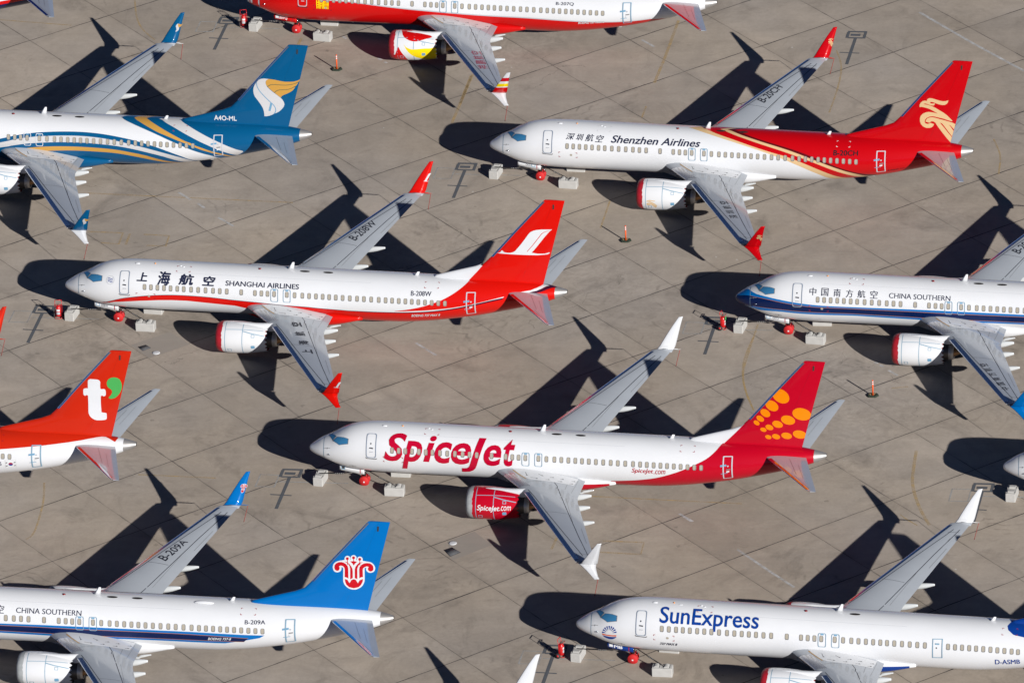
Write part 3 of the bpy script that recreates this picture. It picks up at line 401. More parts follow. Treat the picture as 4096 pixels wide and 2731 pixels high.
def ring2d(poly, w, k=1.88):
    c = (sum(p[0] for p in poly)/len(poly), sum(p[1] for p in poly)/len(poly)); hx = max(p[0] for p in poly)-c[0]; hy = (max(p[1] for p in poly)-c[1])*k
    bm = bmesh.new(); a = [bm.verts.new((p[0], p[1], 0)) for p in poly]
    b = [bm.verts.new((c[0]+(p[0]-c[0])*(1-w/hx), c[1]+(p[1]-c[1])*(1-w/hy), 0)) for p in poly]; n = len(poly)
    for i in range(n): bm.faces.new((a[i], a[(i+1) % n], b[(i+1) % n], b[i]))
    return bm
# ------------------------------------------------------------------ surfaces that markings are laid on
HP = pi/2
class Body:
    """a narrow-body airliner hull; long=True is the stretched version"""
    def __init__(self, long=False): self.p = (1.37, 1.27) if long else (0, 0)
    def un(self, x):
        a, b = self.p
        if x < 10: return x
        if x < 10+a: return 10.0
        x -= a
        if x < 24: return x
        return 24.0 if x < 24+b else x-b
    def sx(self, x): return x+(self.p[0] if x > 10 else 0)+(self.p[1] if x > 24 else 0)
    def fus(self, side=-1):
        def f(x, ph, off):
            p = fus_pt(self.un(x), ph, side)
            if off == 0: return (x, p[1], p[2])
            e = .02; q = fus_pt(self.un(x+e), ph, side); w = fus_pt(self.un(x), ph+.01, side)
            t1 = Vector((e, q[1]-p[1], q[2]-p[2])); t2 = Vector((0, w[1]-p[1], w[2]-p[2])); n = t2.cross(t1)*(-side)
            if n.length < 1e-12: n = Vector((0, side, 0))
            n.normalize()
            if n.dot(Vector((0, side*cos(ph), sin(ph)))) < 0: n = -n
            return (x+n.x*off, p[1]+n.y*off, p[2]+n.z*off)
        return f
def fin_fn(dx, side=-1):
    return lambda x, z, off: (x+dx, side*(fin_half(x, z)+off), z)
def wing_fn(dx, side): return lambda x, y, off: (x+dx, side*abs(y), wing_top(x, abs(y))+off)
def eng_fn(dx, side=-1):
    def f(x, th, off):
        r = nac_r(x)+off; return (x+dx, side*ENG[0]-r*cos(th), ENG[1]+r*sin(th))
    return f

DA, DB = .35, .07
def clampb(b): return [(x, max(-HP, min(HP, p))) for x, p in b]
def rear(b, x1=38.0):
    """everything aft of a boundary line that is listed from belly to crown or from crown to belly"""
    b = clampb(b)
    if b[0][1] > b[-1][1]: b = b[::-1]
    bot = [] if b[0][1] <= -HP+.01 else [(b[0][0]-.02, -HP)]; top = [] if b[-1][1] >= HP-.01 else [(b[-1][0]+.3, HP)]
    return [(x1, -HP)]+bot+b+top+[(x1, HP)]
def both(acc, body, poly, off, mat, mirror=True, da=DA, db=DB):
    patch(acc, poly, body.fus(-1), off, mat, da, db)
    if mirror: patch(acc, poly, body.fus(1), off, mat, da, db)
def smooth(line, n=3):
    """Catmull-Rom refinement of a traced line"""
    out = []
    for i in range(len(line)-1):
        p0, p1, p2, p3 = line[max(i-1, 0)], line[i], line[i+1], line[min(i+2, len(line)-1)]
        for k in range(n):
            t = k/n; out.append(tuple(.5*(2*p1[j]+(p2[j]-p0[j])*t+(2*p0[j]-5*p1[j]+4*p2[j]-p3[j])*t*t+(3*p1[j]-p0[j]-3*p2[j]+p3[j])*t**3) for j in (0, 1)))
    return out+[tuple(line[-1])]
def fair(line, k=2):
    """light averaging of a long traced stripe edge, sorted along x"""
    L = sorted(line); out = []
    for i in range(len(L)):
        w = L[max(0, i-k):i+k+1] if min(i, len(L)-1-i) >= k else L[max(0, i-1):i+2] if 0 < i < len(L)-1 else [L[i]]
        out.append((sum(p[0] for p in w)/len(w), sum(p[1] for p in w)/len(w)))
    return out
def closed(poly, n=2): return smooth(list(poly)+[poly[0]], n)[:-1]
D = DATA

# ------------------------------------------------------------------ hull with each airline's paint scheme
def hull(body, base):
    a = Acc(); xs = []
    x = 0.0
    while x < 38.0:
        xs.append(x); x += .03 if x < .3 else .1 if x < 5.4 else .2 if x < 7 else .75 if x < 24.5 else .25
    xs.append(38.0); xs = [body.sx(x) for x in xs]; n = 56
    for side in (-1, 1):
        f = body.fus(side); v = [f(x, -HP+pi*j/n, 0) for x in xs for j in range(n+1)]; m = n+1
        fc = []
        for i in range(len(xs)-1):
            for j in range(n):
                q = (i*m+j, i*m+j+1, (i+1)*m+j+1, (i+1)*m+j); fc.append(q if side > 0 else q[::-1])
        a.add(v, fc, base)
    return a
def ft(acc, body, s, key, mat, off=.028, shear=0, bold=0.0, grow=0.0):
    text(acc, s, rect(D[key]), body.fus(-1), off, C[mat], DA, DB, shear, bold, grow)
def livery(k, body):
    base = {'L': WHITE, 'F': C['Fn'], 'O': WHITE}.get(k, WHITE)
    a = hull(body, base); P = lambda poly, mat, off=.006, mirror=True, da=DA, db=DB: both(a, body, poly, off, C[mat], mirror, da, db)
    if k == 'S':
        P(rear(smooth(D['S_rear'])), 'Sred')
        for ch, key, sh in (('S', 'S_S', .25), ('p', 'S_p', .25), ('i', 'S_i', .25), ('c', 'S_c', .2), ('e', 'S_e', .2), ('J', 'S_J', .25), ('e', 'S_e2', .2), ('t', 'S_t', .25)):
            ft(a, body, ch, key, 'Stxt', shear=sh, grow=.022)
        ft(a, body, 'SpiceJet', 'S_com', 'Stxt', shear=.25, bold=.01); ft(a, body, '.com', 'S_com2', 'Stxt', shear=.25)
    if k == 'Z':
        for i, mt in enumerate(('Zcr', 'Zred', 'Zcr', 'Zdk', 'Zred')): P(rear(smooth(fair(D['Z_b%d' % (i+1)], 1))), mt, .005+.0042*i)
        for i, ch in enumerate('深圳航空'): ft(a, body, ch, 'Z_c%d' % i, 'K', shear=.25, bold=.008)
        ft(a, body, 'Shenzhen Airlines', 'Z_t', 'K', shear=.28, bold=.016); ft(a, body, 'B-20CH', 'Z_reg', 'blk', .030, bold=.022); ft(a, body, 'BOEING 737', 'Z_max', 'blk', .028, shear=.4, bold=.02)
    if k == 'H':
        top = smooth(fair(D['H_top'], 1), 3); bot = sorted(D['H_bot'])
        band = top+[(34.15, -HP), (15.4, -HP), (15.2, -.45)]+[p for p in bot[::-1] if p[1] > -1.2]
        P(band, 'Hred', .005)
        P(rear(smooth(D['H_red'])), 'Hred', .0095)
        st = [p for p in fair(D['H_white'], 1)]; dk = fair(D['H_dark'], 1); tp = [p for p in fair(D['H_top'], 1) if p[0] > 21]
        P(smooth(st, 2)+smooth(dk, 2)[::-1], 'W', .0145)
        P(smooth(dk, 2)+smooth(tp, 2)[::-1], 'Hdk', .0145)
        P([(p[0], p[1]+.022) for p in top if 3 < p[0] < 26]+[(p[0], p[1]-.002) for p in top[::-1] if 3 < p[0] < 26], 'Hdk', .012)
        P(closed(clampb(D['H_tw'])), 'W', .0145); P(closed(clampb(D['H_td'])), 'Hdk', .0185)
        for i, ch in enumerate('上海航空'): ft(a, body, ch, 'H_c%d' % i, 'K', shear=.12, bold=.03)
        ft(a, body, 'SHANGHAI AIRLINES', 'H_t', 'K', bold=.014); ft(a, body, 'B-208W', 'H_reg', 'K', bold=.006); ft(a, body, 'BOEING 737 MAX 8', 'H_max', 'W', shear=.4, bold=.02)
        cx, cy = D['H_logo']
        for i in range(3): stamp(a, strip2d([(cx-.2+t*.1, cy+(i-1)*.07+.03*sin(t*1.6)) for t in range(5)], .05, (1, 1.88)), body.fus(-1), .012, C['Xb'], DA, DB)
        stamp(a, ring2d([(cx+.33*cos(t*pi/10), cy+.19*sin(t*pi/10)) for t in range(20)], .03), body.fus(-1), .012, C['Lg'], DA, DB)
    if k == 'O':
        teal = fair(D['O_teal'], 1); teal = [(5.0, -.75), (9, -.45)]+teal; teal = smooth(teal, 2)
        P(teal+[(teal[-1][0]+.8, -HP), (5.0, -HP)], 'Ot', .005)
        sT = [(9, -.6)]+fair(D['O_silT'], 1); sB = [(9, -.68)]+fair(D['O_silB'], 1); P(smooth(sT, 2)+smooth(sB, 2)[::-1], 'Os', .010)
        gT = fair(D['O_golT'], 1); gB = fair(D['O_golB'], 1); P(smooth(gT, 2)+smooth(gB, 2)[::-1], 'Og', .010)
        P(rear(smooth(D['O_r1'])), 'Ot', .0145)
        for l, r, mt in (('O_gl', 'O_gr', 'Og'), ('O_sl', 'O_sr', 'Os')):
            L = clampb(smooth(D[l])); R = clampb(smooth(D[r])); L = ([] if L[0][1] >= HP-.02 else [(L[0][0]+.1, HP)])+L; R = ([] if R[0][1] >= HP-.02 else [(R[0][0]+.1, HP)])+R
            P(L+R[::-1], mt, .019)
    if k == 'T':
        b = smooth(fair(D['T_red'], 1), 2); P([(14.0, b[0][1]+.15)]+b+[(b[-1][0]+.15, HP), (14.0, HP)], 'Tred')
        fl = D['T_flag']; x0, x1 = fl[0][0], fl[1][0]; y0, y1 = fl[2][1], fl[0][1]
        P([(x0, y0), (x1, y0), (x1, y1), (x0, y1)], 'Os', .012, False); e = .012
        P([(x0+.03, y0+e), (x1-.03, y0+e), (x1-.03, y1-e), (x0+.03, y1-e)], 'W', .016, False); xm = (x0+x1)/2; ym = (y0+y1)/2
        P([(xm+.17*cos(t*pi/8), ym+.09*sin(t*pi/8)) for t in range(9)], 'red', .020, False); P([(xm+.17*cos(t*pi/8), ym+.09*sin(t*pi/8)) for t in range(8, 17)], 'Xb', .020, False)
        for qx in (-.3, .3):
            for qy in (-.09, .09): P([(xm+qx-.06, ym+qy-.03), (xm+qx+.06, ym+qy-.015), (xm+qx+.06, ym+qy+.03), (xm+qx-.06, ym+qy+.015)], 'blk', .020, False)
        b5 = D['T_5']; ft(a, body, '5', 'T_5', 'K', bold=.01)
    if k in 'CR':
        ed = {}
        for n_ in ('C_bt', 'C_nt', 'C_nb', 'C_bb'): ed[n_] = smooth(fair([p for p in D[n_] if p[0] > .9], 1), 2)
        P([(.8, HP), (1.0, 1.35)]+ed['C_bt']+[(ed['C_bt'][-1][0]-.35, ed['C_nt'][-1][1])]+[(p[0], p[1]) for p in ed['C_bb'][::-1]]+[(.5, -1.15), (.2, -1.3), (.1, -HP), (.004, -HP), (.004, HP), (.25, HP)], 'Cb', .006, True, .12, .05)
        P([(.004, 1.2), (.12, 1.05), (.45, .80)]+ed['C_nt']+ed['C_nb'][::-1]+[(.5, -1.0), (.2, -1.25), (.1, -HP), (.004, -HP)], 'Cn', .012, True, .12, .05)
        for n_ in ('C_nt', 'C_nb'): both_l(a, body, ed[n_], .045, C['Cp'], .017)
        for i, ch in enumerate('中国南方航空'): ft(a, body, ch, 'C_c%d' % i, 'K', bold=.004)
        ft(a, body, 'CHINA SOUTHERN', 'C_t', 'K'); ft(a, body, 'B-209A' if k == 'C' else 'B-20CU', 'C_reg', 'K', bold=.006); ft(a, body, 'BOEING 737-8', 'C_max', 'W', shear=.4, bold=.02)
    if k == 'X':
        P([(1.6, -HP), (2.4, -1.25), (4, -1.12), (8, -1.08), (39, -1.08), (39, -HP)], 'Xb', .004)
        r = [p for p in D['X_rear']]; r = [(31.6, .9), (31.2, 1.1), (31.1, 1.3), (31.3, HP), (40.6, HP), (40.6, .2), (37, .35), (34, .6)]; P(r, 'Xb', .005)
        ft(a, body, 'SunExpress', 'X_t', 'Xb', bold=.012); ft(a, body, 'D-ASMB', 'X_reg', 'Xb', bold=.01); ft(a, body, '737 MAX 8', 'X_max', 'K', shear=.4, bold=.02)
        patch(a, closed(D['X_lb']), body.fus(-1), .012, C['Xb'], .12, .05); patch(a, D['X_lo'], body.fus(-1), .013, C['Xo'], DA, DB)
        for q in D['X_rays']: patch(a, q, body.fus(-1), .012, C['Xb'], .12, .05)
    if k == 'L':
        b = smooth(fair([(0.02, .55), (2.5, .42), (5.0, .33)]+[tuple(p) for p in D['L_red']], 1), 2)
        P(b+[(34.5, -.75), (35.5, -HP), (.02, -HP)], 'Lred', .004); both_l(a, body, [p for p in b if p[0] > 5], .09, C['Lg'], .006)
        ft(a, body, 'B-207Q', 'L_reg', 'K', bold=.008); ft(a, body, 'BOEING 737 MAX 8', 'L_max', 'W', shear=.4, bold=.02)
        s = D['L_seal']; f4 = quad4([s[3], s[2], s[0], s[1]])
        bars = [(x, x+.075, 0, 1) for x in (0, .17, .27, .44)]+[(.03, .24, y, y+.09) for y in (.15, .42, .7)]+[(.3, .5, y, y+.09) for y in (.3, .55, .85)]+[(.55, 1, y, y+.085) for y in (0, .16, .32, .48, .64, .8)]+[(.55, .64, .05, .9), (.92, 1, .3, .95)]
        for x0, x1, y0, y1 in bars: patch(a, [f4(x0, y0), f4(x1, y0), f4(x1, y1), f4(x0, y1)], body.fus(-1), .010, C['Ly'], DA, DB)
    if k == 'F':
        P([(30, .5), (37.5, .55), (37.5, .1), (30, -.2)], 'W', .005); P([(30, -.2), (36.5, .05), (36.5, -.2), (30, -.5)], 'Lred', .006)
    # every hull: radome joint, small access marks, escape-hatch corner marks
    if k not in 'F': stamp(a, strip2d([p for p in smooth(clampb(D['radome']), 3)], .035, (1, 1.2)), body.fus(-1), .012, SEAM, DA, DB)
    mk = C['red'] if k not in 'Z' else C['W']
    for cx, cy, w, h in ((body.sx(9.5), 1.2, .55, .16), (body.sx(28.7), 1.02, .55, .16), (6.7, -.05, .75, .12)):
        for s1 in (-1, 1):
            for s2 in (-1, 1):
                x, y = cx+s1*w, cy+s2*h; patch(a, [(x, y), (x-s1*.13, y), (x-s1*.13, y-s2*.02), (x-s1*.03, y-s2*.02), (x-s1*.03, y-s2*.06), (x, y-s2*.06)], body.fus(-1), .024, mk if cx > 8 else C['red'], 0, 0)
    for x, y, s in ((1.55, .42, 1), (3.5, -.62, 1)):
        stamp(a, strip2d([(x-.25, y), (x, y+.02), (x+.28, y)], .05, (1, 1.7)), body.fus(-1), .016, RIM, 0, 0); stamp(a, strip2d([(x+.02, y-.05), (x+.05, y+.06)], .04, (1, 1.7)), body.fus(-1), .016, RIM, 0, 0)
    patch(a, [(6.95+.1*cos(t*pi/5), -.05+.05*sin(t*pi/5)) for t in range(10)], body.fus(-1), .015, SHADE, 0, 0)
    for x in ((18.8, 20.6) if k != 'X' else (20.2,)): patch(a, [(x+.38*cos(t*pi/8), 1.42+.06*sin(t*pi/8)) for t in range(16)], body.fus(-1), .030, DARKM, DA, DB)
    if k in 'SHCRX':     # lap joint line along the upper hull
        stamp(a, strip2d([(7, 1.0), (12, .99), (24, .99)], .015, (1, 1.88)), body.fus(-1), .003, C['Lg'], 2, 0)
    return a
def both_l(a, body, line, w, mat, off):
    for s in (-1, 1): stamp(a, strip2d(line, w, (1, 1.88)), body.fus(s), off, mat, DA, 0)
# ------------------------------------------------------------------ airliner parts
US = [.5-.5*cos(pi*i/14) for i in range(15)]
def foilgrid(acc, secs, mat):
    """secs: per section two lists (upper, lower) of points from leading to trailing edge"""
    for k in (0, 1): loft(acc, [s[k] for s in secs], mat, closed=False, caps=False)
    for s in (secs[0], secs[-1]): acc.add(s[0]+s[1][::-1], [tuple(range(2*len(s[0])))], mat, flat=True)
    acc.add([p for s in secs for p in (s[0][-1], s[1][-1])], [(2*i, 2*i+2, 2*i+3, 2*i+1) for i in range(len(secs)-1)], mat, flat=True)
def wing_sec(y, side, dx, us=US):
    a, b = wing_le(y), wing_te(y); ch = b-a
    up_ = [(a+u*ch+dx, side*y, wing_top(a+u*ch, y)) for u in us]
    lo = [(a+u*ch+dx, side*y, wing_z(y, u)-ch*(wing_t(y)*foil(u)*.8-.02*u*(1-u))) for u in us]
    return up_, lo
WY = [.9, 1.5, 1.88, 2.4, 3.0, 3.7, 4.4, 4.88, 4.95, 5.8, 7, 8.5, 10, 11.5, 13, 14.5, 15.6, 16.3, 16.62]
CHARS = {'H': ('上海航空', (20.79, -9.66), (18.93, -4.78), .80, BLACK), 'Z': ('深圳航空', (21.62, -11.4), (20.38, -8.79), .66, BLACK),
         'L': ('祥鹏航空', (21.8, -11.83), (20.67, -8.84), .84, paint('wing_lettering_red', (.36, .02, .05))), 'R': ('中国南方航空', (22.62, -13.92), (20.45, -9.89), .58, BLACK)}
CHARS['C'] = CHARS['R']
REG = {'H': ('B-208W', 'wregH'), 'Z': ('B-20CH', 'wregZ'), 'C': ('B-209A', 'wregC'), 'R': ('B-20CU', 'wregC')}
def wing(k, body, side, root):
    dx = body.p[0]; a = Acc(); foilgrid(a, [wing_sec(y, side, dx) for y in WY], GREY); wf = wing_fn(dx, side)
    def ln(pts, w, mat=BLACK, off=.005): stamp(a, strip2d([(p[0], abs(p[1])) for p in pts], w), wf, off, mat, .4, .5)
    wl = D['wpline']; ln([tuple(p) for p in wl[0]]+[(23.42, 15.75)], .05)
    ln([tuple(p) for p in wl[1]]+[(23.86, 15.8)], .05)
    ln([(19.35, 8.6), (20.95, 8.5)], .03); ln(wl[3], .03, RIM); ln(wl[4], .025, RIM); ln(wl[5], .02, RIM); ln(wl[6], .03, RIM); ln([(22.9, 13.3), (23.35, 14.6)], .025, RIM)
    ln([(wing_te(y)-.85, y) for y in (5.4, 10)], .02, RIM); ln([(23.05, 15.3), (23.9, 15.45)], .03)
    # painted wing root with flow arrows
    patch(a, smooth([(15.6, 1.8), (15.97, 2.28), (16.5, 2.86), (17.02, 3.33), (17.78, 3.45), (19.01, 3.3), (20.47, 3.1)], 2)+[(20.6, 1.8)], wf, .006, WHITE if k not in 'L' else paint('root_white', (.60, .59, .60)), .3, .3)
    ln([(15.75, 2.12), (16.4, 2.85), (16.95, 3.38)], .07, C['Og'], .007)
    for (x0, y0), (x1, y1) in D['arrows']:
        if abs(y0) > 1.8:
            ln([(x0, y0), (x1-.08, y1)], .035, BLACK, .010); patch(a, [(x1-.12, abs(y1)-.07), (x1+.02, abs(y1)), (x1-.12, abs(y1)+.07)], wf, .010, BLACK)
    if side < 0 and k in CHARS:
        s, p, q, h, mt = CHARS[k]; n = len(s)
        for i, ch in enumerate(s):
            t = i/(n-1); cx = p[0]+(q[0]-p[0])*t; cy = p[1]+(q[1]-p[1])*t; L = sqrt((q[0]-p[0])**2+(q[1]-p[1])**2); d = ((q[0]-p[0])/L, (q[1]-p[1])/L); u_ = (-d[1], d[0])
            f2 = lambda u, v, cx=cx, cy=cy: (cx+d[0]*h*(u-.5)+u_[0]*h*(v-.5), -(cy+d[1]*h*(u-.5)+u_[1]*h*(v-.5)))
            text(a, ch, f2, wf, .007, mt, .4, .4, 0, .012 if k != 'H' else .035)
    if side > 0 and k in REG: text(a, REG[k][0], quad4(D[REG[k][1]]), wf, .007, BLACK, .4, .4, 0, .012)
    w = a.obj('wing', root)
    # bright metal leading edge (slats outboard of the engine, the flap panel inboard)
    for y0, y1, nm in ((5.4, 16.3, 'slat'), (2.6, 4.5, 'leading_edge_flap')):
        b = Acc(); secs = []; N = 12 if y1 > 10 else 5
        for i in range(N+1):
            y = y0+(y1-y0)*i/N; a_, ch = wing_le(y), wing_te(y)-wing_le(y); um = .36/ch if y1 > 10 else .85/ch
            up_, lo = wing_sec(y, side, dx, [um*(j/9)**1.6 for j in range(10)]); e = .012 if y1 > 10 else .03 if y1 > 10 else .03
            secs.append([(p[0]-e*.6, p[1], p[2]-e) for p in lo[:0:-1][3:]]+[(p[0]-e*(1-j/9), p[1], p[2]+e*(.3+.7*j/9)) for j, p in enumerate(up_)])
        loft(b, secs, METAL if y1 > 10 else paint('pale_metal', (.66, .66, .68), rough=.22, metal=.75, coat=0), closed=False, caps=False)
        b.obj(nm, w)
    # flap track fairings
    for y, hw, L0, L1 in ((4.15, .20, 2.3, .88), (6.3, .19, 2.2, .86), (9.0, .17, 2.0, .86), (2.3, .09, .6, .72)):
        te = wing_te(y); zt = wing_z(y, 1)-(.15 if y > 3 else .5); b = Acc(); secs = []
        for x, s, zo in ((te-L0, .05, -.25), (te-L0*.7, .7, -.30), (te-L0*.3, 1, -.27), (te-.05, 1.05, -.15), (te+L1*.3, .90, -.10), (te+L1*.6, .70, -.05), (te+L1*.92, .44, 0), (te+L1, .32, 0)):
            secs.append([(x+dx, side*y+hw*s*cos(t*pi/6), zt+zo+hw*1.25*s*sin(t*pi/6)) for t in range(12)])
        loft(b, secs, paint('fairing_grey', (.52, .545, .56))); b.obj('flap_fairing', w)
    winglet(k, body, side, w)
    return w
# split-tip winglet: leading edge and trailing edge of each section
WU = [((23.02, 16.55, 3.50), (24.52, 16.6, 3.53)), ((23.35, 16.85, 3.60), (24.62, 16.9, 3.62)), ((23.54, 17.08, 3.80), (24.74, 17.12, 3.84)), ((23.72, 17.25, 4.10), (24.82, 17.28, 4.16)), ((24.04, 17.47, 4.60), (24.93, 17.48, 4.66)),
      ((24.45, 17.70, 5.22), (25.06, 17.70, 5.26)), ((24.92, 17.90, 5.88), (25.24, 17.90, 5.94))]
WL = [((23.28, 16.80, 3.60), (24.60, 16.86, 3.62)), ((23.62, 17.10, 3.52), (24.62, 17.12, 3.56)), ((24.0, 17.42, 3.36), (24.72, 17.44, 3.42)), ((24.4, 17.78, 3.16), (24.88, 17.80, 3.2)), ((24.64, 18.0, 3.03), (25.02, 18.02, 3.1))]
BANDS = {'S': (WHITE, WHITE), 'Z': (C['Zred'],)*2, 'H': (C['Hred'],)*2, 'O': (C['Ot'], WHITE), 'C': (C['Cb'],)*2, 'R': (C['Cb'],)*2, 'T': (C['Tred'],)*2, 'X': (WHITE, WHITE), 'L': (None, WHITE), 'F': (C['Fn'],)*2, 'E': (WHITE,)*2, 'B': (WHITE,)*2}
EMB = {'Z': [('Z_em1', 'Zcr'), ('Z_em2', 'Zcr')], 'H': [('H_em', 'W')], 'O': [('O_em1', 'Os'), ('O_em2', 'Og')], 'C': [('C_w', 'W'), ('C_r', 'Cr')], 'R': [('C_w', 'W'), ('C_r', 'Cr')]}
def lrp(S, z):
    S = sorted(S, key=lambda s: s[0][2]); z = max(S[0][0][2], min(S[-1][0][2], z))
    for s, t in zip(S, S[1:]):
        if z <= t[0][2]: f = (z-s[0][2])/(t[0][2]-s[0][2]); return s[0][1]+(t[0][1]-s[0][1])*f
def winglet(k, body, side, w):
    dx = body.p[0]; a = Acc()
    def blade(S, mat, zc=None):
        pts = []
        for i in range(len(S)-1):
            n = 5
            for j in range(n if i < len(S)-2 else n+1):
                t = j/n; pts.append(tuple(tuple(S[i][e][q]+(S[i+1][e][q]-S[i][e][q])*t for q in range(3)) for e in (0, 1)))
        secs = []
        for i, (l, t) in enumerate(pts):
            p, q = pts[max(i-1, 0)][0], pts[min(i+1, len(pts)-1)][0]; nx = Vector((0, -(q[2]-p[2]), q[1]-p[1])).normalized(); L = t[0]-l[0]; th = L*.09
            loop = [(u, s) for u, s in ((0, 0), (.06, .6), (.25, 1), (.6, .75), (1, .08), (.6, -.6), (.25, -.8), (.06, -.5))]
            secs.append([(l[0]+(t[0]-l[0])*u+dx, side*(l[1]+(t[1]-l[1])*u+nx.y*s*th*.5), l[2]+(t[2]-l[2])*u+nx.z*s*th*.5) for u, s in loop])
        if mat is None:
            for i in range(len(secs)-1):
                z = secs[i][2][2]; m = C['Lred'] if z < 4.25 else WHITE if z < 4.42 else C['Ly'] if z < 4.75 else WHITE if z < 4.95 else C['Cr'] if z < 5.25 else WHITE
                loft(a, secs[i:i+2], m, caps=False)
            loft(a, secs[-1:]+[[(p[0]+.005, p[1], p[2]+.005) for p in secs[-1]]], WHITE)
        else: loft(a, secs, mat)
    blade(WU[1:], BANDS[k][0]); blade(WL, BANDS[k][1])
    # metal-and-grey blend between the wing tip and the blade
    b0 = [[(p[0]+(q[0]-p[0])*u+dx, side*(p[1]+(q[1]-p[1])*u), p[2]+(q[2]-p[2])*u+s) for u, s in ((0, 0), (.1, .045), (.4, .075), (1, .01), (.4, -.05), (.1, -.03))] for p, q in WU[:2]]
    loft(a, b0, GREY)
    if k in EMB:
        allp = [p for nm, _ in EMB[k] for p in (D[nm] if nm not in ('C_r',) else [q for g in D[nm] for q in g])]; x0 = min(p[0] for p in allp); x1 = max(p[0] for p in allp); z0 = min(p[1] for p in allp); z1 = max(p[1] for p in allp)
        zc0, hh = 4.42, .62; sc = hh/(z1-z0); ww = (x1-x0)*sc; sc2 = min(1, .50/ww)
        fn = lambda x, z, off: (x+dx, side*lrp(WU, z)-(.05 if side < 0 else .035)-off, z)
        for j, (nm, mt) in enumerate(EMB[k]):
            for g in (D[nm] if nm == 'C_r' else [D[nm]]):
                q = [((p[0]-x0)*sc*sc2+24.42+((p[1]-z0)*sc)*.28, zc0+(p[1]-z0)*sc) for p in g]; patch(a, q, fn, .004+.004*j, C[mt], .1, .1)
    a.obj('winglet', w)

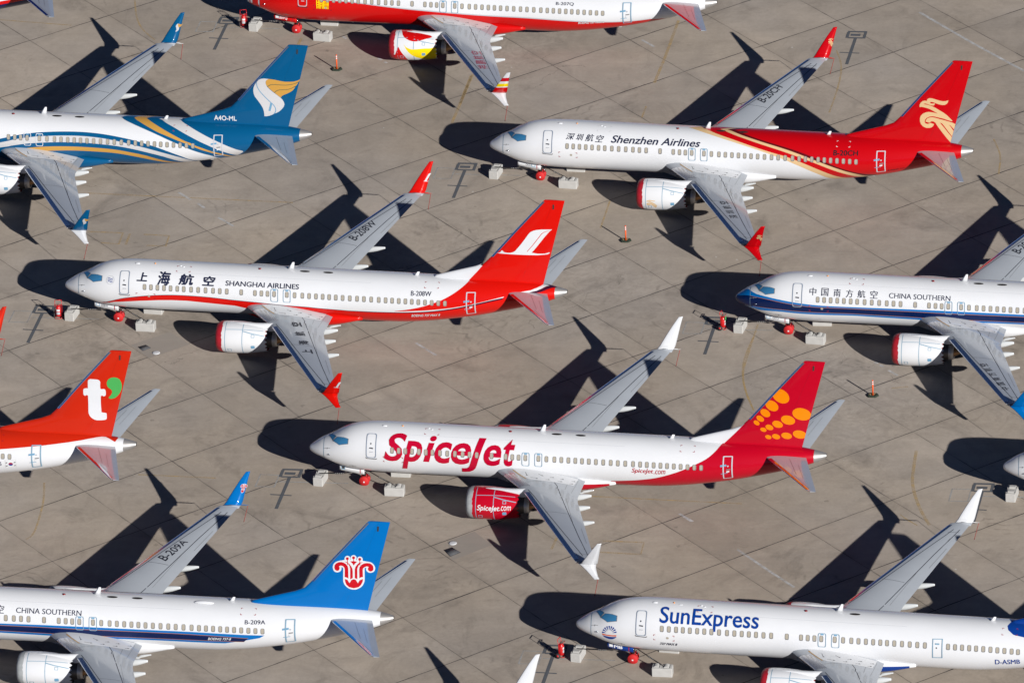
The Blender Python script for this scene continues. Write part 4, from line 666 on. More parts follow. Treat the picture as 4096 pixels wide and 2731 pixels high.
def clip_fin(poly, m=.01):
    def half(P, f):
        out = []
        for i in range(len(P)):
            p, q = P[i-1], P[i]; fp, fq = f(p), f(q)
            if (fp >= 0) != (fq >= 0): t = fp/(fp-fq); out.append((p[0]+(q[0]-p[0])*t, p[1]+(q[1]-p[1])*t))
            if fq >= 0: out.append(tuple(q))
        return out
    P = half(list(poly), lambda p: p[0]-(33.1+(p[1]-7.02)*.8504)-.12); return half(P, lambda p: fin_te(p[1])-m-p[0])
def fin(k, body, root):
    dx = sum(body.p); base = {'S': WHITE, 'H': WHITE, 'Z': C['Zred'], 'O': C['Ot'], 'T': C['Tred'], 'C': C['Cb'], 'R': C['Cb'], 'X': C['Xb'], 'L': C['Lred'], 'F': C['Fn']}.get(k, WHITE)
    a = Acc(); zs = [4.6, 5.05, 5.15, 5.3, 5.45, 5.6, 5.78, 6, 6.2, 6.35, 6.5, 6.7, 6.85, 7.02]+[7.4+.5*i for i in range(9)]+[11.8, 12.1]; us = [u**1.3 for u in US]
    bl = sorted([tuple(p) for p in D[k+'_finred']], key=lambda p: p[1]) if k in 'SH' else None
    def split(z):       # where the coloured rear part begins
        if not bl or z > bl[-1][1]: return fin_le(z)
        (x0, z0), (x1, z1) = (bl[0], bl[-1]) if not bl[0][1] <= z <= bl[-1][1] else [(p, q) for p, q in zip(bl, bl[1:]) if p[1] <= z <= q[1]][0]
        return max(fin_le(z), x0+(x1-x0)*(z-z0)/(z1-z0))
    def rows(lo, hi, zz): return [tuple([(lo(z)+(hi(z)-lo(z))*u+dx, sd*fin_half(lo(z)+(hi(z)-lo(z))*u, z), z) for u in us] for sd in (-1, 1)) for z in zz]
    foilgrid(a, rows(split, fin_te, zs), C[k+'red'] if bl else base)
    if bl:
        top = [z for z in zs if split(z) > fin_le(z)+.002]
        for sd in (0, 1): loft(a, [r[sd] for r in rows(fin_le, split, top)], WHITE, closed=False, caps=False)
    if bl: base = C[k+'red']
    for side in (-1, 1):
        ff = fin_fn(dx, side); P = lambda poly, mt, off: patch(a, poly, ff, off, C[mt] if isinstance(mt, str) else mt, .3, .3)
        if k == 'S':
            for q in D['S_dots']:
                q = clip_fin(q)
                if len(q) > 2: P(q, 'Sor', .010)
        if k == 'Z': P(clip_fin(D['Z_em1']), 'Zcr', .006); P(clip_fin(D['Z_em2']), 'Zcr', .006)
        if k == 'H': P(D['H_em'], 'W', .011); P(D['H_slit'], 'Hred', .016)
        if k == 'O':
            P(D['O_em1'], 'Os', .006); P(D['O_em2'], 'Og', .008)
            for nm, mt, w_ in (('O_l1', 'tape', .06), ('O_l2', 'DK', .05), ('O_l3', 'DK', .05)): stamp(a, strip2d(smooth(D[nm]), w_), ff, .012, C.get(mt, paint('olive_line', (.10, .11, .06))), 0, 0)
            if side < 0: P(D['O_tape'], 'tape', .014); text(a, 'A4O-ML', rect([D['O_reg'][0]+.0, D['O_reg'][1], D['O_reg'][2], D['O_reg'][3]]), ff, .010, C['W'], .3, .3, 0, .022)
        if k == 'T': P(closed(D['T_t'], 2), 'W', .006); P(closed(D['T_g'], 2), 'Tgr', .006)
        if k in 'CR':
            P(closed(D['C_w'], 2), 'W', .006)
            for q in D['C_wc']: P(q, 'W', .008)
            for q in D['C_rc']+D['C_r']: P(q, 'Cr', .011)
            for (x, z) in [tuple(sum(p[i] for p in q)/len(q) for i in (0, 1)) for q in D['C_rc']]: stamp(a, strip2d([(x, z), (x, z-.5)], .05), ff, .0115, C['Cr'], 0, 0)
        stamp(a, strip2d([(35.55, 5.5), (36.6, 8.2), (38.15, 12.05)],   .016), ff, .002, paint('rudder_gap_%s' % k, tuple(v*.6 for v in base.node_tree.nodes['Vector Math'].inputs[0].default_value)), .5, .5)
        patch(a, [(38.0, 11.35), (38.12, 11.35), (38.16, 11.75), (38.04, 11.75)], ff, .015, DARKM)
    o = a.obj('fin', root)
    b = Acc(); secs = []
    for z in [7.1+.5*i for i in range(10)]+[11.95]:
        l = fin_le(z); t = .17
        secs.append([(l+t+dx, -fin_half(l+t, z)-.012, z), (l+.05+dx, -fin_half(l+.05, z)-.015, z), (l-.015+dx, 0, z), (l+.05+dx, fin_half(l+.05, z)+.015, z), (l+t+dx, fin_half(l+t, z)+.012, z)])
    loft(b, secs, METAL, closed=False, caps=False); b.obj('leading_edge', o)
    return o
def stab_z(x, y, up_=1):
    l, t = 33.9+y*.66, 37.3+y*.266; ch = t-l; u = min(max((x-l)/ch, 0), 1); return 4.40+.118*y+up_*ch*.085*foil(u)
def stabilizer(k, body, side, root):
    dx = sum(body.p); a = Acc(); secs = []
    for y in (.35, .8, 1.2, 2, 3, 4, 5, 6, 6.8, 7.12, 7.2):
        l, t = 33.9+y*.66, 37.3+y*.266
        if y > 7.1: l += .12*(y-7.1)/.1
        us = US; secs.append(([(l+(t-l)*u+dx, side*y, stab_z(l+(t-l)*u, y)) for u in us], [(l+(t-l)*u+dx, side*y, stab_z(l+(t-l)*u, y, -1)) for u in us]))
    foilgrid(a, secs, paint('tailplane_grey', (.40, .435, .48), rough=.24, coat=1.0, var=.08)); fn = lambda x, y, off: (x+dx, side*y, stab_z(x, y)+off)
    for pts, w_ in (([(36.35, 1.3), (37.3, 4.2)], .028), ([(37.2, 4.4), (38.65, 6.7)], .02), ([(37.15, 2.3), (37.9, 4.8)], .02)): stamp(a, strip2d(pts, w_), fn, .005, RIM, .5, .5)
    patch(a, [(37.2+.06*cos(t), 4.9+.06*sin(t)) for t in (0, 1, 2, 3, 4, 5, 6)], fn, .006, DARKM)
    o = a.obj('tailplane', root)
    b = Acc(); secs = []
    for y in [1.3+.7*i for i in range(9)]:
        l = 33.9+y*.66; us = (.06, .025, .006, 0)
        secs.append([(l+u*4+dx-.008, side*y, stab_z(l+u*4, y)+.010) for u in us]+[(l+u*4+dx-.008, side*y, stab_z(l+u*4, y, -1)-.008) for u in us[::-1]])
    loft(b, secs, METAL, closed=False, caps=False); b.obj('leading_edge', o)
REDCE = paint('engine_cover_cloth', (.40, .008, .020), rough=.6, coat=.1, var=.3, scale=4)  # red deepened, putting the shade on the inlet fronts into the colour
COVER = {'S': GREYC, 'C': GREYC, 'E': GREYC, 'B': GREYC, 'O': GREYC}
def engine(k, body, side, root):
    dx = body.p[0]; cy = side*ENG[0]; cz = ENG[1]; nm = {'S': C['Sred']}.get(k, WHITE); a = Acc(); ef = eng_fn(dx, side) if side < 0 else eng_fn(dx, 1)
    xs = [12.9, 12.95, 13.02, 13.12, 13.3, 13.6, 14, 14.4, 14.8, 15.2, 15.6, 16, 16.35, 16.62]; revolve(a, [(x+dx, nac_r(x)) for x in xs], cy, cz, nm, 64)
    revolve(a, [(16.62+dx, nac_r(16.62)), (16.72+dx, .965)], cy, cz, nm, 36, chev=.11)
    revolve(a, [(16.72+dx, .95), (16.4+dx, .9), (16.0+dx, .88)], cy, cz, REDCD if k in 'HZRXLO' else DARKM, 36)
    if side < 0:
        for x in (13.62, 14.95): stamp(a, strip2d([(x, -1.9+t*.25) for t in range(15)], .05, (1, 1.2)), ef, .004, SEAM, 0, .12)
        stamp(a, strip2d([(13.62, .92), (16.5, 1.02)], .045, (1, 1.2)), ef, .004, SEAM, .4, 0); stamp(a, strip2d([(14.95, .86), (15.6, .74), (16.6, .62)], .07, (1, 1.2)), ef, .005, SEAM, .3, 0)
        for x, t, s in ((15.75, .56, .13), (13.95, -.50, .15)):
            stamp(a, ring2d([(x-s, t-s*.8), (x+s, t-s*.8), (x+s, t+s*.8), (x-s, t+s*.8)], .04, 1.2), ef, .006, SEAM, .2, .1)
        patch(a, rrect(15.6, 15.9, -.34, -.10, .06, .05), ef, .006, C['tape'], .2, .1)
        if k == 'S':
            text(a, 'SpiceJet', rect(D['S_eng']), ef, .009, C['W'], .2, .1, .25, .02); text(a, '.com', rect(D['S_eng2']), ef, .009, C['W'], .2, .1, .25, .004)
            patch(a, [(14.1, -.88), (14.75, -.87), (14.75, -.80), (14.1, -.81)], ef, .007, C['W'], .2, .1)
        if k == 'L':
            patch(a, closed(D['L_er']), ef, .0045, C['Lred'], .2, .1); patch(a, closed(D['L_ey']), ef, .0045, C['Ly'], .2, .1); patch(a, [(12.9, -1.5), (12.9, -.3), (13.4, -.35)]+[tuple(p) for p in D['L_ef'][:-1]]+[(14.4, -1.5)], ef, .0045, C['Lred'], .2, .1)
        if k == 'Z':
            q = D['Z_em1']; x0 = min(p[0] for p in q); z0 = min(p[1] for p in q)
            for nm_ in ('Z_em1', 'Z_em2'): patch(a, [(13.7+(p[0]-x0)*.30, -.38+(p[1]-z0)*.17) for p in D[nm_]], ef, .006, C['Zcr'], .2, .1)
    e = a.obj('engine', root)
    b = Acc(); revolve(b, [(15.9+dx, .90), (16.5+dx, .80), (17.05+dx, .64), (17.45+dx, .56)], cy, cz, DARKM, 32); revolve(b, [(17.12+dx, .635), (17.3+dx, .60), (17.5+dx, .565), (17.5+dx, .5), (17.2+dx, .48)], cy, cz, STEEL, 32); b.obj('exhaust_nozzle', e)
    b = Acc(); revolve(b, [(17.1+dx, .44), (17.45+dx, .40), (17.8+dx, .22), (18.12+dx, .03)], cy, cz, paint('exhaust_bronze', (.22, .13, .07), rough=.4, metal=1, coat=0), 24); b.obj('exhaust_plug', e)
    b = Acc(); cm = COVER.get(k, REDCE); prof = [(12.80, .01), (12.79, .45), (12.81, .8), (12.86, .98), (12.98, 1.10), (13.15, 1.165), (13.36, 1.205)]; n = 48; v = []
    for i, (x, r) in enumerate(prof):
        for j in range(n):
            w_ = .012*sin(j*7.3+i*2.1)+.010*sin(j*3.1); v.append((x+dx+(.022*sin(j*2.6)+.02*sin(j*.9) if i == len(prof)-1 else w_*.6), cy+(r+(w_ if i > 2 else 0))*cos(2*pi*j/n), cz+(r+(w_ if i > 2 else 0))*sin(2*pi*j/n)))
    b.add(v, [(i*n+j, (i+1)*n+j, (i+1)*n+(j+1) % n, i*n+(j+1) % n) for i in range(len(prof)-1) for j in range(n)], cm); b.obj('inlet_cover', e)
    b = Acc(); secs = []
    for x, h, z0, z1 in ((13.9, .05, 2.70, 2.80), (14.3, .13, 2.6, 2.85), (14.9, .18, 2.5, 2.88), (15.7, .21, 2.3, 2.86), (16.4, .22, 2.2, 2.88), (16.9, .20, 2.2, 2.93), (17.4, .15, 2.3, 2.97), (17.75, .06, 2.3, 2.95), (18.4, .12, 1.75, 2.2), (19.2, .06, 1.9, 2.1)):
        zm, hh = (z0+z1)/2, (z1-z0)/2; secs.append([(x+dx, cy+h*(abs(cos(t*pi/8))**.7)*(1 if cos(t*pi/8) > 0 else -1), zm+hh*(abs(sin(t*pi/8))**.7)*(1 if sin(t*pi/8) > 0 else -1)) for t in range(16)])
    loft(b, secs, WHITE if k != 'S' else paint('pylon_silver', (.55, .57, .60))); b.obj('pylon', root)
def fairing(k, body, root):
    dx = body.p[0]; a = Acc(); secs = []; n = 28
    for i in range(25):
        x = 13.0+10.3*i/24; t = max(0, min(1, (x-13)/4.0, (23.3-x)/3.6)); t = t*t*(3-2*t) if x < 18 else sin(t*pi/2)
        W = (.55 if x < 18 else 1.55)+(1.44 if x < 18 else .44)*t; H = .30+.66*t; zc = (1.75 if x < 18 else 2.0)+(.22 if x < 18 else -.03)*t; sec = []
        for j in range(n):
            c_, s_ = cos(2*pi*j/n), sin(2*pi*j/n); e = 2/2.7; sec.append((x+dx, W*abs(c_)**e*(1 if c_ > 0 else -1), zc+H*abs(s_)**e*(1 if s_ > 0 else -1)*(1 if s_ < 0 else .55)))
        secs.append(sec)
    m = {'S': WHITE, 'H': C['Hred'], 'O': C['Ot'], 'L': C['Lred']}.get(k, WHITE); loft(a, secs, m)
    fl = lambda x, j, off: None
    if k in 'SX':
        # coloured lower edge
        low = [[s[j] for j in range(14, 28)] for s in secs[8:24]] if k == 'X' else [[s[j] for j in range(14, 18)] for s in secs[15:24]]
        loft(a, [[(p[0], p[1]*1.004, p[2]-.004) for p in s] for s in low], C['Xb'] if k == 'X' else C['Sred'], closed=False, caps=False)
    a.obj('wing_fairing', root)
WHEELC = REDC
def gear(k, body, root):
    dm = {'L': C['Lred'], 'X': C['Xb']}.get(k, WHITE)
    t = Acc(); tube(t, [(4.15, 0, 1.7), (4.12, 0, .9), (4.07, 0, .36)], [.11, .09, .07], DARKM, 10); tube(t, [(3.2, 0, 1.55), (4.05, 0, .75)], .05, DARKM, 6); tube(t, [(4.07, -.28, .36), (4.07, .28, .36)], .06, DARKM, 8)
    tube(t, [(4.3, 0, .95), (4.42, 0, .68), (4.2, 0, .48)], .035, METAL, 6); tube(t, [(4.15, -.25, 1.15), (4.15, .25, 1.15)], .05, METAL, 6)
    g = t.obj('nose_gear', root)
    for y in (-.25, .25):
        w = Acc(); n = 20; secs = []
        for yy, s in ((y-.11, .93), (y-.07, 1), (y+.07, 1), (y+.11, .93)):
            sec = []
            for j in range(n):
                a = 2*pi*j/n; r = .375*s; px, pz = r*cos(a), r*sin(a); sec.append((4.07+px*(1.0 if pz > -.2 else 1.12), yy, max(.012, .375+pz)))
            secs.append(sec)
        loft(w, secs, REDC)
        if y < 0: w.add([(4.02, y-.116, .27), (4.13, y-.116, .27), (4.13, y-.116, .38), (4.02, y-.116, .38)], [(0, 1, 2, 3)], WHITE, flat=True)
        w.obj('wheel_cover', g)
    for side in (-1, 1):
        d = Acc(); L = [(2.3, 1.72, 1.32), (2.42, 1.73, 1.28), (3.2, 1.60, 1.15), (4.0, 1.50, 1.02), (4.16, 1.48, 1.03)]; y = side*.40; s1 = [[(x, y-.02, zt), (x, y+.02, zt), (x, y+side*.03+.02, zb), (x, y+side*.03-.02, zb)] for x, zt, zb in L]
        loft(d, s1, dm)
        if side < 0:
            df = lambda x, v, off: (x, -.42-.03*(1-v)-off, (1.72-(x-2.3)*.13)-.44*(1-v))
            txt = {'Z': ('OCH', 2.95, 3.4, BLACK), 'H': ('208W', 2.8, 3.35, BLACK), 'R': ('OCU', 2.9, 3.35, BLACK), 'L': ('207Q', 2.72, 3.4, WHITE), 'X': ('MB', 2.78, 3.4, WHITE)}.get(k)
            if txt: text(d, txt[0], lambda u, v: (txt[1]+(txt[2]-txt[1])*u, .18+.62*v if k in 'LX' else .3+.36*v), df, .006, txt[3], 0, 0, 0, .03 if k in 'LX' else .01)
            x0 = {'Z': 3.42}.get(k, 2.42); patch(d, [(x0, .25), (x0+.3, .25), (x0+.3, .85), (x0, .85)], df, .004, SEAM if k not in 'LX' else C['Lg']); patch(d, [(x0+.05, .38), (x0+.25, .38), (x0+.25, .72), (x0+.05, .72)], df, .007, WHITE if k != 'S' else DARKM)
            patch(d, [(3.82, 0.02), (3.88, 0.02), (3.88, .98), (3.82, .98)], df, .005, C['red'])
        d.obj('gear_door', g)
    for side in (-1, 1):
        dx = body.p[0]; m = Acc(); x = 19.65+dx; tube(m, [(x-.1, side*2.75, 1.9), (x, side*2.86, .5)], [.13, .10], DARKM, 10); tube(m, [(x, side*2.5, .55), (x, side*3.2, .55)], .08, DARKM, 8); tube(m, [(x-.1, side*1.6, 1.5), (x, side*2.8, .9)], .06, METAL, 6)
        o = m.obj('main_gear', root)
        for y in (2.57, 3.13):
            w = Acc(); tube(w, [(x, side*y-.19, .55), (x, side*y-.14, .55), (x, side*y+.14, .55), (x, side*y+.19, .55)], [.44, .55, .55, .44], RUBBER, 24); w.obj('wheel', o)
def small_parts(k, body, root):
    X = body.sx; f = body.fus(-1)
    # tail cone
    a = Acc(); prof = [38.0, 38.2, 38.5, 38.75, 38.9]; secs = []
    for x in prof:
        hw, zm, au, al = section(x); e = .012; secs.append([(X(x), (hw+e)*cos(2*pi*j/28), zm+((au if sin(2*pi*j/28) > 0 else al)+e)*sin(2*pi*j/28)) for j in range(28)])
    loft(a, secs, STEEL, caps=False); hw, zm, au, al = section(38.9); loft(a, [[(X(38.905), s*(hw)*.75*cos(2*pi*j/16), zm+s*au*.75*sin(2*pi*j/16)) for j in range(16)] for s in (1, .01)], DARKM, caps=False); a.obj('tail_cone', root)
    # cockpit glazing, both sides
    for side in (-1, 1):
        for nm, split in (('cw1', None), ('cw2', 2.62)):
            q = [(x, min(p, HP-.06)) for x, p in D[nm]]
            a = Acc(); stamp(a, ring2d(q, -.05), body.fus(side), .010, RIM, .2, .08); patch(a, q, body.fus(side), .016, GLASS, .1, .05)
            if split: stamp(a, strip2d([(2.78, .55), (2.86, .90)], .045, (1, 1.5)), body.fus(side), .022, RIM, 0, 0)
            a.obj('cockpit_window', root)
    # doors: outlines follow the hull
    dl = DOORL if k not in 'L' else DOORW
    d4 = lambda d: (sum(d[i][0] for i in (0, 3))/2, sum(d[i][0] for i in (1, 2))/2, sum(d[i][1] for i in (2, 3))/2, sum(d[i][1] for i in (0, 1))/2)
    for nm, m, rx in (('door', dl, .16), ('adoor', DOORW if k in 'ZHSO' else SEAM, .06)):
        x0, x1, p0, p1 = d4(D[nm]); x0, x1 = X(x0), X(x1); poly = rrect(x0, x1, p0, p1, rx, rx*.6)
        a = Acc(); stamp(a, ring2d(poly, .055 if nm == 'door' else .085), f, .032, m, .2, .08); xm = (x0+x1)/2
        if nm == 'door':
            patch(a, [(xm-.02+.05*cos(t), .55+.035*sin(t)) for t in (0, 1, 2, 3, 4, 5)], f, .032, BLACK); patch(a, [(xm-.15, .36), (xm+.15, .34), (xm+.15, .39), (xm-.1, .40)], f, .032, BLACK)
            stamp(a, strip2d([(x0-.04, p0+.01), (x0+.04, p0-.03), (x1-.04, p0-.045), (x1+.05, p0-.01)], .05, (1, 1.88)), f, .032, BLACK, 0, 0); patch(a, [(xm-.1, .2), (xm+.15, .2), (xm+.15, .235), (xm-.1, .235)], f, .032, C['Lg'])
        else:
            patch(a, [(xm-.55, .22), (xm-.1, .24), (xm-.1, .33), (xm-.55, .30)], f, .032, C['tape']); patch(a, [(xm-.1, .05), (xm+.2, .06), (xm+.2, .11), (xm-.1, .10)], f, .032, RIM); patch(a, [(xm-.1, -.08), (xm+.12, -.06), (xm+.12, .02), (xm-.1, .0)], f, .032, WHITE)
            patch(a, [(xm+.02+.07*cos(t), .24+.04*sin(t)) for t in (0, 1, 2, 3, 4, 5)], f, .032, C['Lg']); patch(a, [(xm-.5, -.15), (xm, -.13), (xm, -.10), (xm-.5, -.12)], f, .032, C['tape'])
        a.obj('door', root)
    exl = SEAM if k not in 'O' else WHITE
    for dxx in (0, .96):
        x0, x1 = X(16.39)+dxx, X(16.97)+dxx; a = Acc(); stamp(a, ring2d(rrect(x0, x1, -.015, .525, .12, .07), .04), f, .032, exl, .2, .08); patch(a, [(x0+.18, .45), (x1-.18, .45), (x1-.18, .50), (x0+.18, .50)], f, .032, C['tape']); a.obj('overwing_exit', root)
    if k == 'X':
        x0, x1 = 25.93, 26.66; a = Acc(); stamp(a, ring2d([(x0, -.18), (x1, -.16), (x1, .60), (x0, .58)], .06), f, .032, SEAM, .2, .08); patch(a, [(x0+.2, .36), (x0+.5, .36), (x0+.5, .42), (x0+.2, .42)], f, .032, SEAM); patch(a, [(x0+.3+.05*cos(t), .24+.03*sin(t)) for t in range(6)], f, .032, BLACK); a.obj('door', root)
    # blades, beacon and fairings on the crown
    def blade(x, y, h, c0, c1, lean, mat=WHITE):
        z = fus_pt(body.un(x), HP, 1)[2]-.03 if h > 0 else fus_pt(body.un(x), -HP, 1)[2]+.03; a = Acc()
        secs = [[(x+c0*u*(1-t)+c1*u*t+lean*t, y+s*.035*(1-.5*t), z+h*t) for u, s in ((0, 0), (.3, 1), (1, 0), (.3, -1))] for t in (0, .5, 1)]; loft(a, secs, mat); a.obj('antenna', root)
    blade(X(17.35), 0, .62, .55, .18, .42); blade(X(27.1), 0, .36, .42, .2, .3); blade(X(8.6), 0, -.28, .28, .14, .1); blade(30.6+sum(body.p), 0, -.22, .45, .3, .1)
    def bump(x, ph, L, w, h, mat, nm):
        a = Acc(); p = body.fus(-1)(x, ph, 0); n = Vector(body.fus(-1)(x, ph, 1))-Vector(p); tx = Vector((1, 0, 0)); ty = n.cross(tx).normalized(); secs = []
        for t in (0, .35, .7, .95, 1):
            r = sqrt(max(0.0004, 1-t*t)); secs.append([tuple(Vector(p)+tx*L*r*cos(2*pi*j/12)+ty*w*r*sin(2*pi*j/12)+n*(h*t-.01)) for j in range(12)])
        loft(a, secs, mat); a.obj(nm, root)
    bump(X(5.85), 1.40, .20, .09, .07, WHITE, 'antenna'); bump(X(7.2), 1.44, .07, .06, .08, AMBER, 'beacon'); bump(X(9.2), 1.38, .10, .06, .05, WHITE, 'antenna'); bump(X(9.45), 1.32, .10, .06, .05, WHITE, 'antenna'); bump(X(15.3), 1.45, .13, .1, .09, paint('beacon_red', (.16, .01, .012), rough=.2), 'beacon')
    if k == 'C': bump(X(25.4), 1.36, .75, .17, .16, WHITE, 'antenna')
    if k == 'X': bump(X(7.7), 1.36, .17, .06, .04, WHITE, 'antenna')
    bump(X(1.75), -.03, .12, .05, .10, METAL, 'probe')
_win = {}
def windows(k, body, root, lo, hi):
    pts = [(x, p) for x, p in sorted(D['win'])] if k != 'X' else [(x, .31 if x < 28 else .31-(x-28)**2*.0062) for x in D['winX']]
    last = -9
    for i, (x, p) in enumerate(pts):
        if x-last < .2 or not lo <= x <= hi: continue
        last = x; key = (k == 'X', i)
        if key not in _win:
            a = Acc(); f = body.fus(-1); patch(a, rrect(x-.132, x+.135, p-.122, p+.120, .09, .06), f, .034, RIM, 0, .07); patch(a, rrect(x-.122, x+.085, p-.094, p+.110, .07, .05), f, .038, SHADE, 0, .07); _win[key] = a.mesh('cabin_window')  # dark rim widened at right and bottom, painting in the recess shade
        link('cabin_window', _win[key], root)

def airliner(k, x, y, yaw, s, label, win=(0, 99), skip=''):
    body = Body(k == 'X'); root = empty('airliner', (x, y, 0), yaw); root.scale = (1+s, 1, 1); tag(root, label, 'airliner', 'airliners stored in rows on the apron')
    livery(k, body).obj('fuselage', root); fairing(k, body, root); fin(k, body, root)
    for side in (-1, 1):
        wing(k, body, side, root); stabilizer(k, body, side, root); engine(k, body, side, root)
    gear(k, body, root); small_parts(k, body, root); windows(k, body, root, *win); return root
PL = [  # key, x, y, yaw offset, length correction, label, range of windows in view
 ('S', -37.6896, -21.0953, -.0004, -.008, 'white airliner with big raspberry lettering and orange dots on its crimson tail', (0, 99)),
 ('Z', -25.5031, 29.1977, -.0070, -.0122, 'white airliner with scarlet rear half, cream stripes and cream bird emblem on tail', (0, 99)),
 ('H', -57.4494, 6.4136, -.0026, .0034, 'white airliner with thin red belly band and white bird emblem on bright red tail', (0, 99)),
 ('O', -78.2651, 34.4211, .0068, .0113, 'teal and white airliner with gold bands and a silver and gold tail emblem', (14, 99)),
 ('C', -69.2299, -44.5625, .0137, .0062, 'white airliner with sky blue tail bearing a red and white flower emblem', (10, 99)),
 ('R', -6.2199, 1.7227, .0004, -.0054, 'white airliner with blue nose and stripe, its tail cut off by the right edge', (0, 24)),
 ('L', -45.8968, 57.3039, -.0001, -.0019, 'red bellied airliner with red, white and yellow engine at the top edge', (5, 99)),
 ('T', -89.0349, -16.9258, .0030, .0090, 'airliner with orange red tail bearing a white letter t and green comma', (28, 99)),
 ('X', -17.6681, -48.8170, -.0137, -.0014, 'longest white airliner, with blue lettering and a sunburst on its nose', (0, 99)),
 ('F', -98.47, 62.65, 0, 0, 'dark blue airliner showing only its grey tailplane in the top left corner', (90, 99)),
 ('E', 13.30, -26.55, 0, 0, 'white airliner showing only its nose at the right edge', (0, 3)),
 ('B', -47.73, -72.39, 0, 0, 'airliner below the frame showing only one white winglet at the bottom edge', (90, 99))]
ROOTS = {}
for k, x, y, dy, s, lab, wn in PL: ROOTS[k] = airliner(k, x, y, YAW+dy, s, lab, wn)
def toworld(k, p):
    _, x, y, dy, s, *_r = [q for q in PL if q[0] == k][0]; a = YAW+dy; px = p[0]*(1+s); return (x+cos(a)*px-sin(a)*p[1], y+sin(a)*px+cos(a)*p[1], p[2] if len(p) > 2 else 0)
# streamers hanging from the lower winglet tips
NAMES = {'S': 'orange dotted tail', 'Z': 'cream bird tail', 'H': 'white bird tail', 'O': 'teal tail', 'C': 'blue tail with red flower', 'R': 'blue nose', 'L': 'red belly', 'T': 'white letter t tail', 'X': 'blue sunburst nose', 'E': 'nose at the right edge', 'B': 'winglet at the bottom edge'}
for k, sides in (('S', (-1, 1)), ('Z', (-1, 1)), ('H', (-1, 1)), ('O', (-1, 1)), ('C', (1,)), ('L', (-1,)), ('T', (1,)), ('X', (1,)), ('R', (-1,))):
    dx = Body(k == 'X').p[0]
    for sd in sides:
        a = Acc(); p = toworld(k, (24.9+dx, sd*18.0, 3.06)); r_ = rnd.uniform(-.25, .05); secs = []
        for t in range(7): q = (p[0]+r_*t/6-.12*t/6, p[1], p[2]-.02-1.35*t/6); w_ = .022 if t < 6 else .03; secs.append([(q[0]-w_, q[1], q[2]), (q[0], q[1]-.012, q[2]), (q[0]+w_, q[1], q[2]), (q[0], q[1]+.012, q[2])])
        loft(a, secs, paint('streamer_cloth', (.30, .05, .04), rough=.8, coat=0)); o = a.obj('warning_streamer')
        tag(o, 'red streamer under %s winglet of airliner with %s' % ('near' if sd < 0 else 'far', NAMES[k]), 'streamer', 'red streamers under the winglets')

# ------------------------------------------------------------------ things on the apron
def block_mesh():
    a = Acc(); box(a, (0, 0, .33), (1.46, .74, .66), CONC, 0, .035)
    for x in (-.42, .30):   # cast lugs on the top
        n = 9; v = []
        for yy, s in ((-.30, 1), (.30, 1)):
            for j in range(n): t = pi*j/(n-1); v.append((x+.19*s*cos(t), yy*.75, .655+.13*s*sin(t)))
        a.add(v, [(j, j+1, n+j+1, n+j) for j in range(n-1)]+[tuple(range(n)), tuple(range(2*n-1, n-1, -1))], CONC, flat=True)
        box(a, (x+.02, -.33, .672), (.30, .07, .03), CONC); box(a, (x+.02, .33, .672), (.30, .07, .03), CONC)
    for x in (-.64, -.13, .60): box(a, (x, 0, .672), (.10, .5, .03), CONC)
    return a.mesh('ballast_block')
BM = block_mesh()
BW = {'S': 'orange dotted tail', 'Z': 'cream bird tail', 'H': 'white bird tail', 'R': 'blue striped nose', 'X': 'sunburst nose', 'L': 'red belly'}
TEAR = {}
for k in 'SZHRXL':
    b = D['blocks'][k]; dy = [q for q in PL if q[0] == k][0][3]
    for i, (w_, rz) in enumerate((('ahead of', pi/2), ('on the near side of', 0), ('on the far side of', 0))):
        p, q = b[2*i], b[2*i+1]; cx, cy = (p[0]+q[0])/2, (p[1]+q[1])/2+(.73 if i == 0 else .37); ang = YAW+dy+rz+(atan2(q[1]-p[1], q[0]-p[0]) if i else -.10)
        W_ = toworld(k, (cx, cy)); o = link('ballast_block', BM, None, (W_[0], W_[1], 0)); o.rotation_euler = (0, 0, ang)
        tag(o, 'concrete block %s nose wheel, airliner with %s' % (w_, BW[k]), 'concrete block', 'concrete ballast blocks by the nose wheels')
        if i < 2:
            st = Acc(); top = Vector(toworld(k, (cx+(0.0 if i == 0 else .1), cy, .72))); g0 = Vector(toworld(k, ((3.85 if i == 0 else 4.25), -.05, .95 if i == 0 else 1.2))); mid = (top*.55+g0*.45)-Vector((0, 0, .05))
            tube(st, [top, mid, g0], .035, DARKM, 6); d = (g0-top).normalized()
            for t in range(5): q_ = mid+d*(.14*t-.3); tube(st, [q_, q_+d*.1], .06 if t % 2 else .045, paint('chain_steel', (.16, .16, .16), rough=.4, metal=.8, coat=0), 6)
            st.add([tuple(top+Vector((-.05, -.05, -.1))), tuple(top+Vector((.05, -.05, -.1))), tuple(mid+Vector((.04, 0, 0))), tuple(mid+Vector((-.04, 0, 0)))], [(0, 1, 2, 3)], DARKM)
            tag(st.obj('tie_down_strap'), 'dark strap to block %s nose wheel, airliner with %s' % (w_, BW[k]), 'strap', 'straps tying nose wheels to blocks')
p, q = D['blockE']; o = link('ballast_block', BM, None, ((p[0]+q[0])/2+.12, (p[1]+q[1])/2+.72, 0)); o.rotation_euler = (0, 0, YAW+pi/2-.05); tag(o, 'concrete block by the white nose at the right edge of the picture', 'concrete block', 'concrete ballast blocks by the nose wheels')

